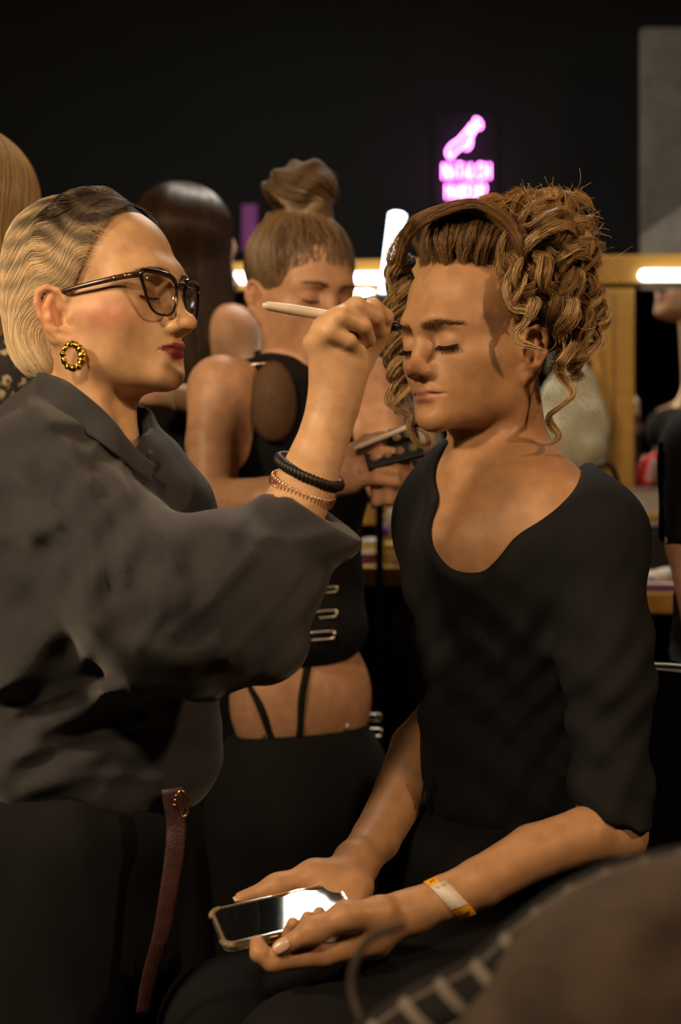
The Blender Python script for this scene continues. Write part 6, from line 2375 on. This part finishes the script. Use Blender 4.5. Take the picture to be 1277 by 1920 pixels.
# ------------------------------------------------------------------ blurred foreground: coat thrown over a chair back
M['brown_felt'] = cloth_mat('brown_felt', (0.066, 0.049, 0.036), 0.95, 300, c2=(0.036, 0.028, 0.023))
M['check_dark'] = cloth_mat('check_dark', (0.012, 0.0115, 0.011), 0.9, 300)
M['check_white'] = cloth_mat('check_white', (0.17, 0.15, 0.125), 0.9, 300)
DF = 0.86
S = Sdf()
S.ell(P(1265, 1890, DF), (0.100, 0.060, 0.088), 0.02, rot=rotm('Y', -25))
S.ell(P(1075, 1985, DF - 0.02), (0.055, 0.050, 0.085), 0.05, rot=rotm('Y', 20))
S.ell(P(1300, 2080, DF), (0.13, 0.055, 0.10), 0.05)
S.warp(lambda p, d: d + (0.003 * np.sin(p[..., 0] * 60 + 3 * np.sin(p[..., 2] * 40))).astype(np.float32))
v, f = S.mesh(P(1265, 1890, DF) - [0.2, 0.12, 0.22], P(1265, 1890, DF) + [0.2, 0.12, 0.14], 0.005)
coat = make('draped_coat', v, f, M['brown_felt'])
tag(coat, 'out-of-focus brown coat with black and white checked lining over a chair back', 'coat')
up = spline([P(655, 1935, DF + 0.03), P(760, 1860, DF + 0.03), P(880, 1800, DF + 0.03), P(960, 1730, DF + 0.03), P(1060, 1660, DF + 0.03), P(1170, 1615, DF + 0.03), P(1300, 1585, DF + 0.03)], 60)
lowr = spline([P(760, 2020, DF + 0.02), P(840, 1960, DF + 0.02), P(930, 1900, DF + 0.02), P(1010, 1800, DF + 0.02), P(1110, 1710, DF + 0.03), P(1210, 1665, DF + 0.03), P(1320, 1640, DF + 0.03)], 60)
V, F = [], []
for i in range(60):
    for j in range(7):
        u = j / 6
        V.append(up[i] * (1 - u) + lowr[i] * u + np.array([0, -0.012 * math.sin(u * 3.14) , 0]))
    for j in range(7):
        u = 1 - j / 6
        V.append(up[i] * (1 - u) + lowr[i] * u + np.array([0, -0.012 * math.sin(u * 3.14) + 0.010, 0]))
for i in range(59):
    for j in range(14):
        F.append([i * 14 + j, i * 14 + (j + 1) % 14, (i + 1) * 14 + (j + 1) % 14, (i + 1) * 14 + j])
F += [list(range(14)), [59 * 14 + j for j in range(14)][::-1]]
ck = make('checked_lining', V, F, M['check_dark'], coat)
ck['label'] = 'black lining with white check lines'
for i in range(3, 58, 6):
    q = np.array([up[i] * (1 - u) + lowr[i] * u + np.array([0, -0.012 * math.sin(u * 3.14) - 0.0012, 0]) for u in np.linspace(0.05, 0.98, 8)])
    v, f = tube(q, 0.0042 if i < 30 else 0.0034, 8, flat=(0.25, (0, 1, 0)))
    make('check_line', v, f, M['check_white'], ck)
for u in (0.12, 0.72):
    q = np.array([up[i] * (1 - u) + lowr[i] * u + np.array([0, -0.012 * math.sin(u * 3.14) - 0.0010, 0]) for i in range(1, 59)])
    v, f = tube(q, 0.0016, 6, flat=(0.4, (0, 1, 0)))
    make('check_line', v, f, M['check_white'], ck)
g = spline([P(760, 1735, DF + 0.06), P(700, 1755, DF + 0.06), P(668, 1800, DF + 0.06), P(660, 1860, DF + 0.06), P(690, 1950, DF + 0.05)], 30)
v, f = tube(g, 0.0028, 8, flat=(0.5, (0, 1, 0)))
make('coat_strap', v, f, M['brown_felt'], coat)
kc = empty('folding_chair', (P(1240, 0, DF)[0], DF + 0.06, 0))
tag(kc, 'black chair carrying the out-of-focus coat in the foreground', 'chair')
kx, ky = P(1240, 0, DF)[0], DF + 0.06
rbox('backrest', (kx, ky, 0.77), (0.19, 0.012, 0.07), M['metal_dark'], kc, None, 0.01)
rbox('seat', (kx, ky - 0.21, 0.46), (0.20, 0.20, 0.015), M['metal_dark'], kc, None, 0.01)
for sx in (-1, 1):
    v, f = tube(np.array([[kx + sx * 0.18, ky, 0.82], [kx + sx * 0.18, ky, 0.0]]), 0.011, 8)
    make('leg', v, f, M['metal_dark'], kc)
    v, f = tube(np.array([[kx + sx * 0.18, ky - 0.38, 0.46], [kx + sx * 0.18, ky - 0.40, 0.0]]), 0.011, 8)
    make('leg', v, f, M['metal_dark'], kc)
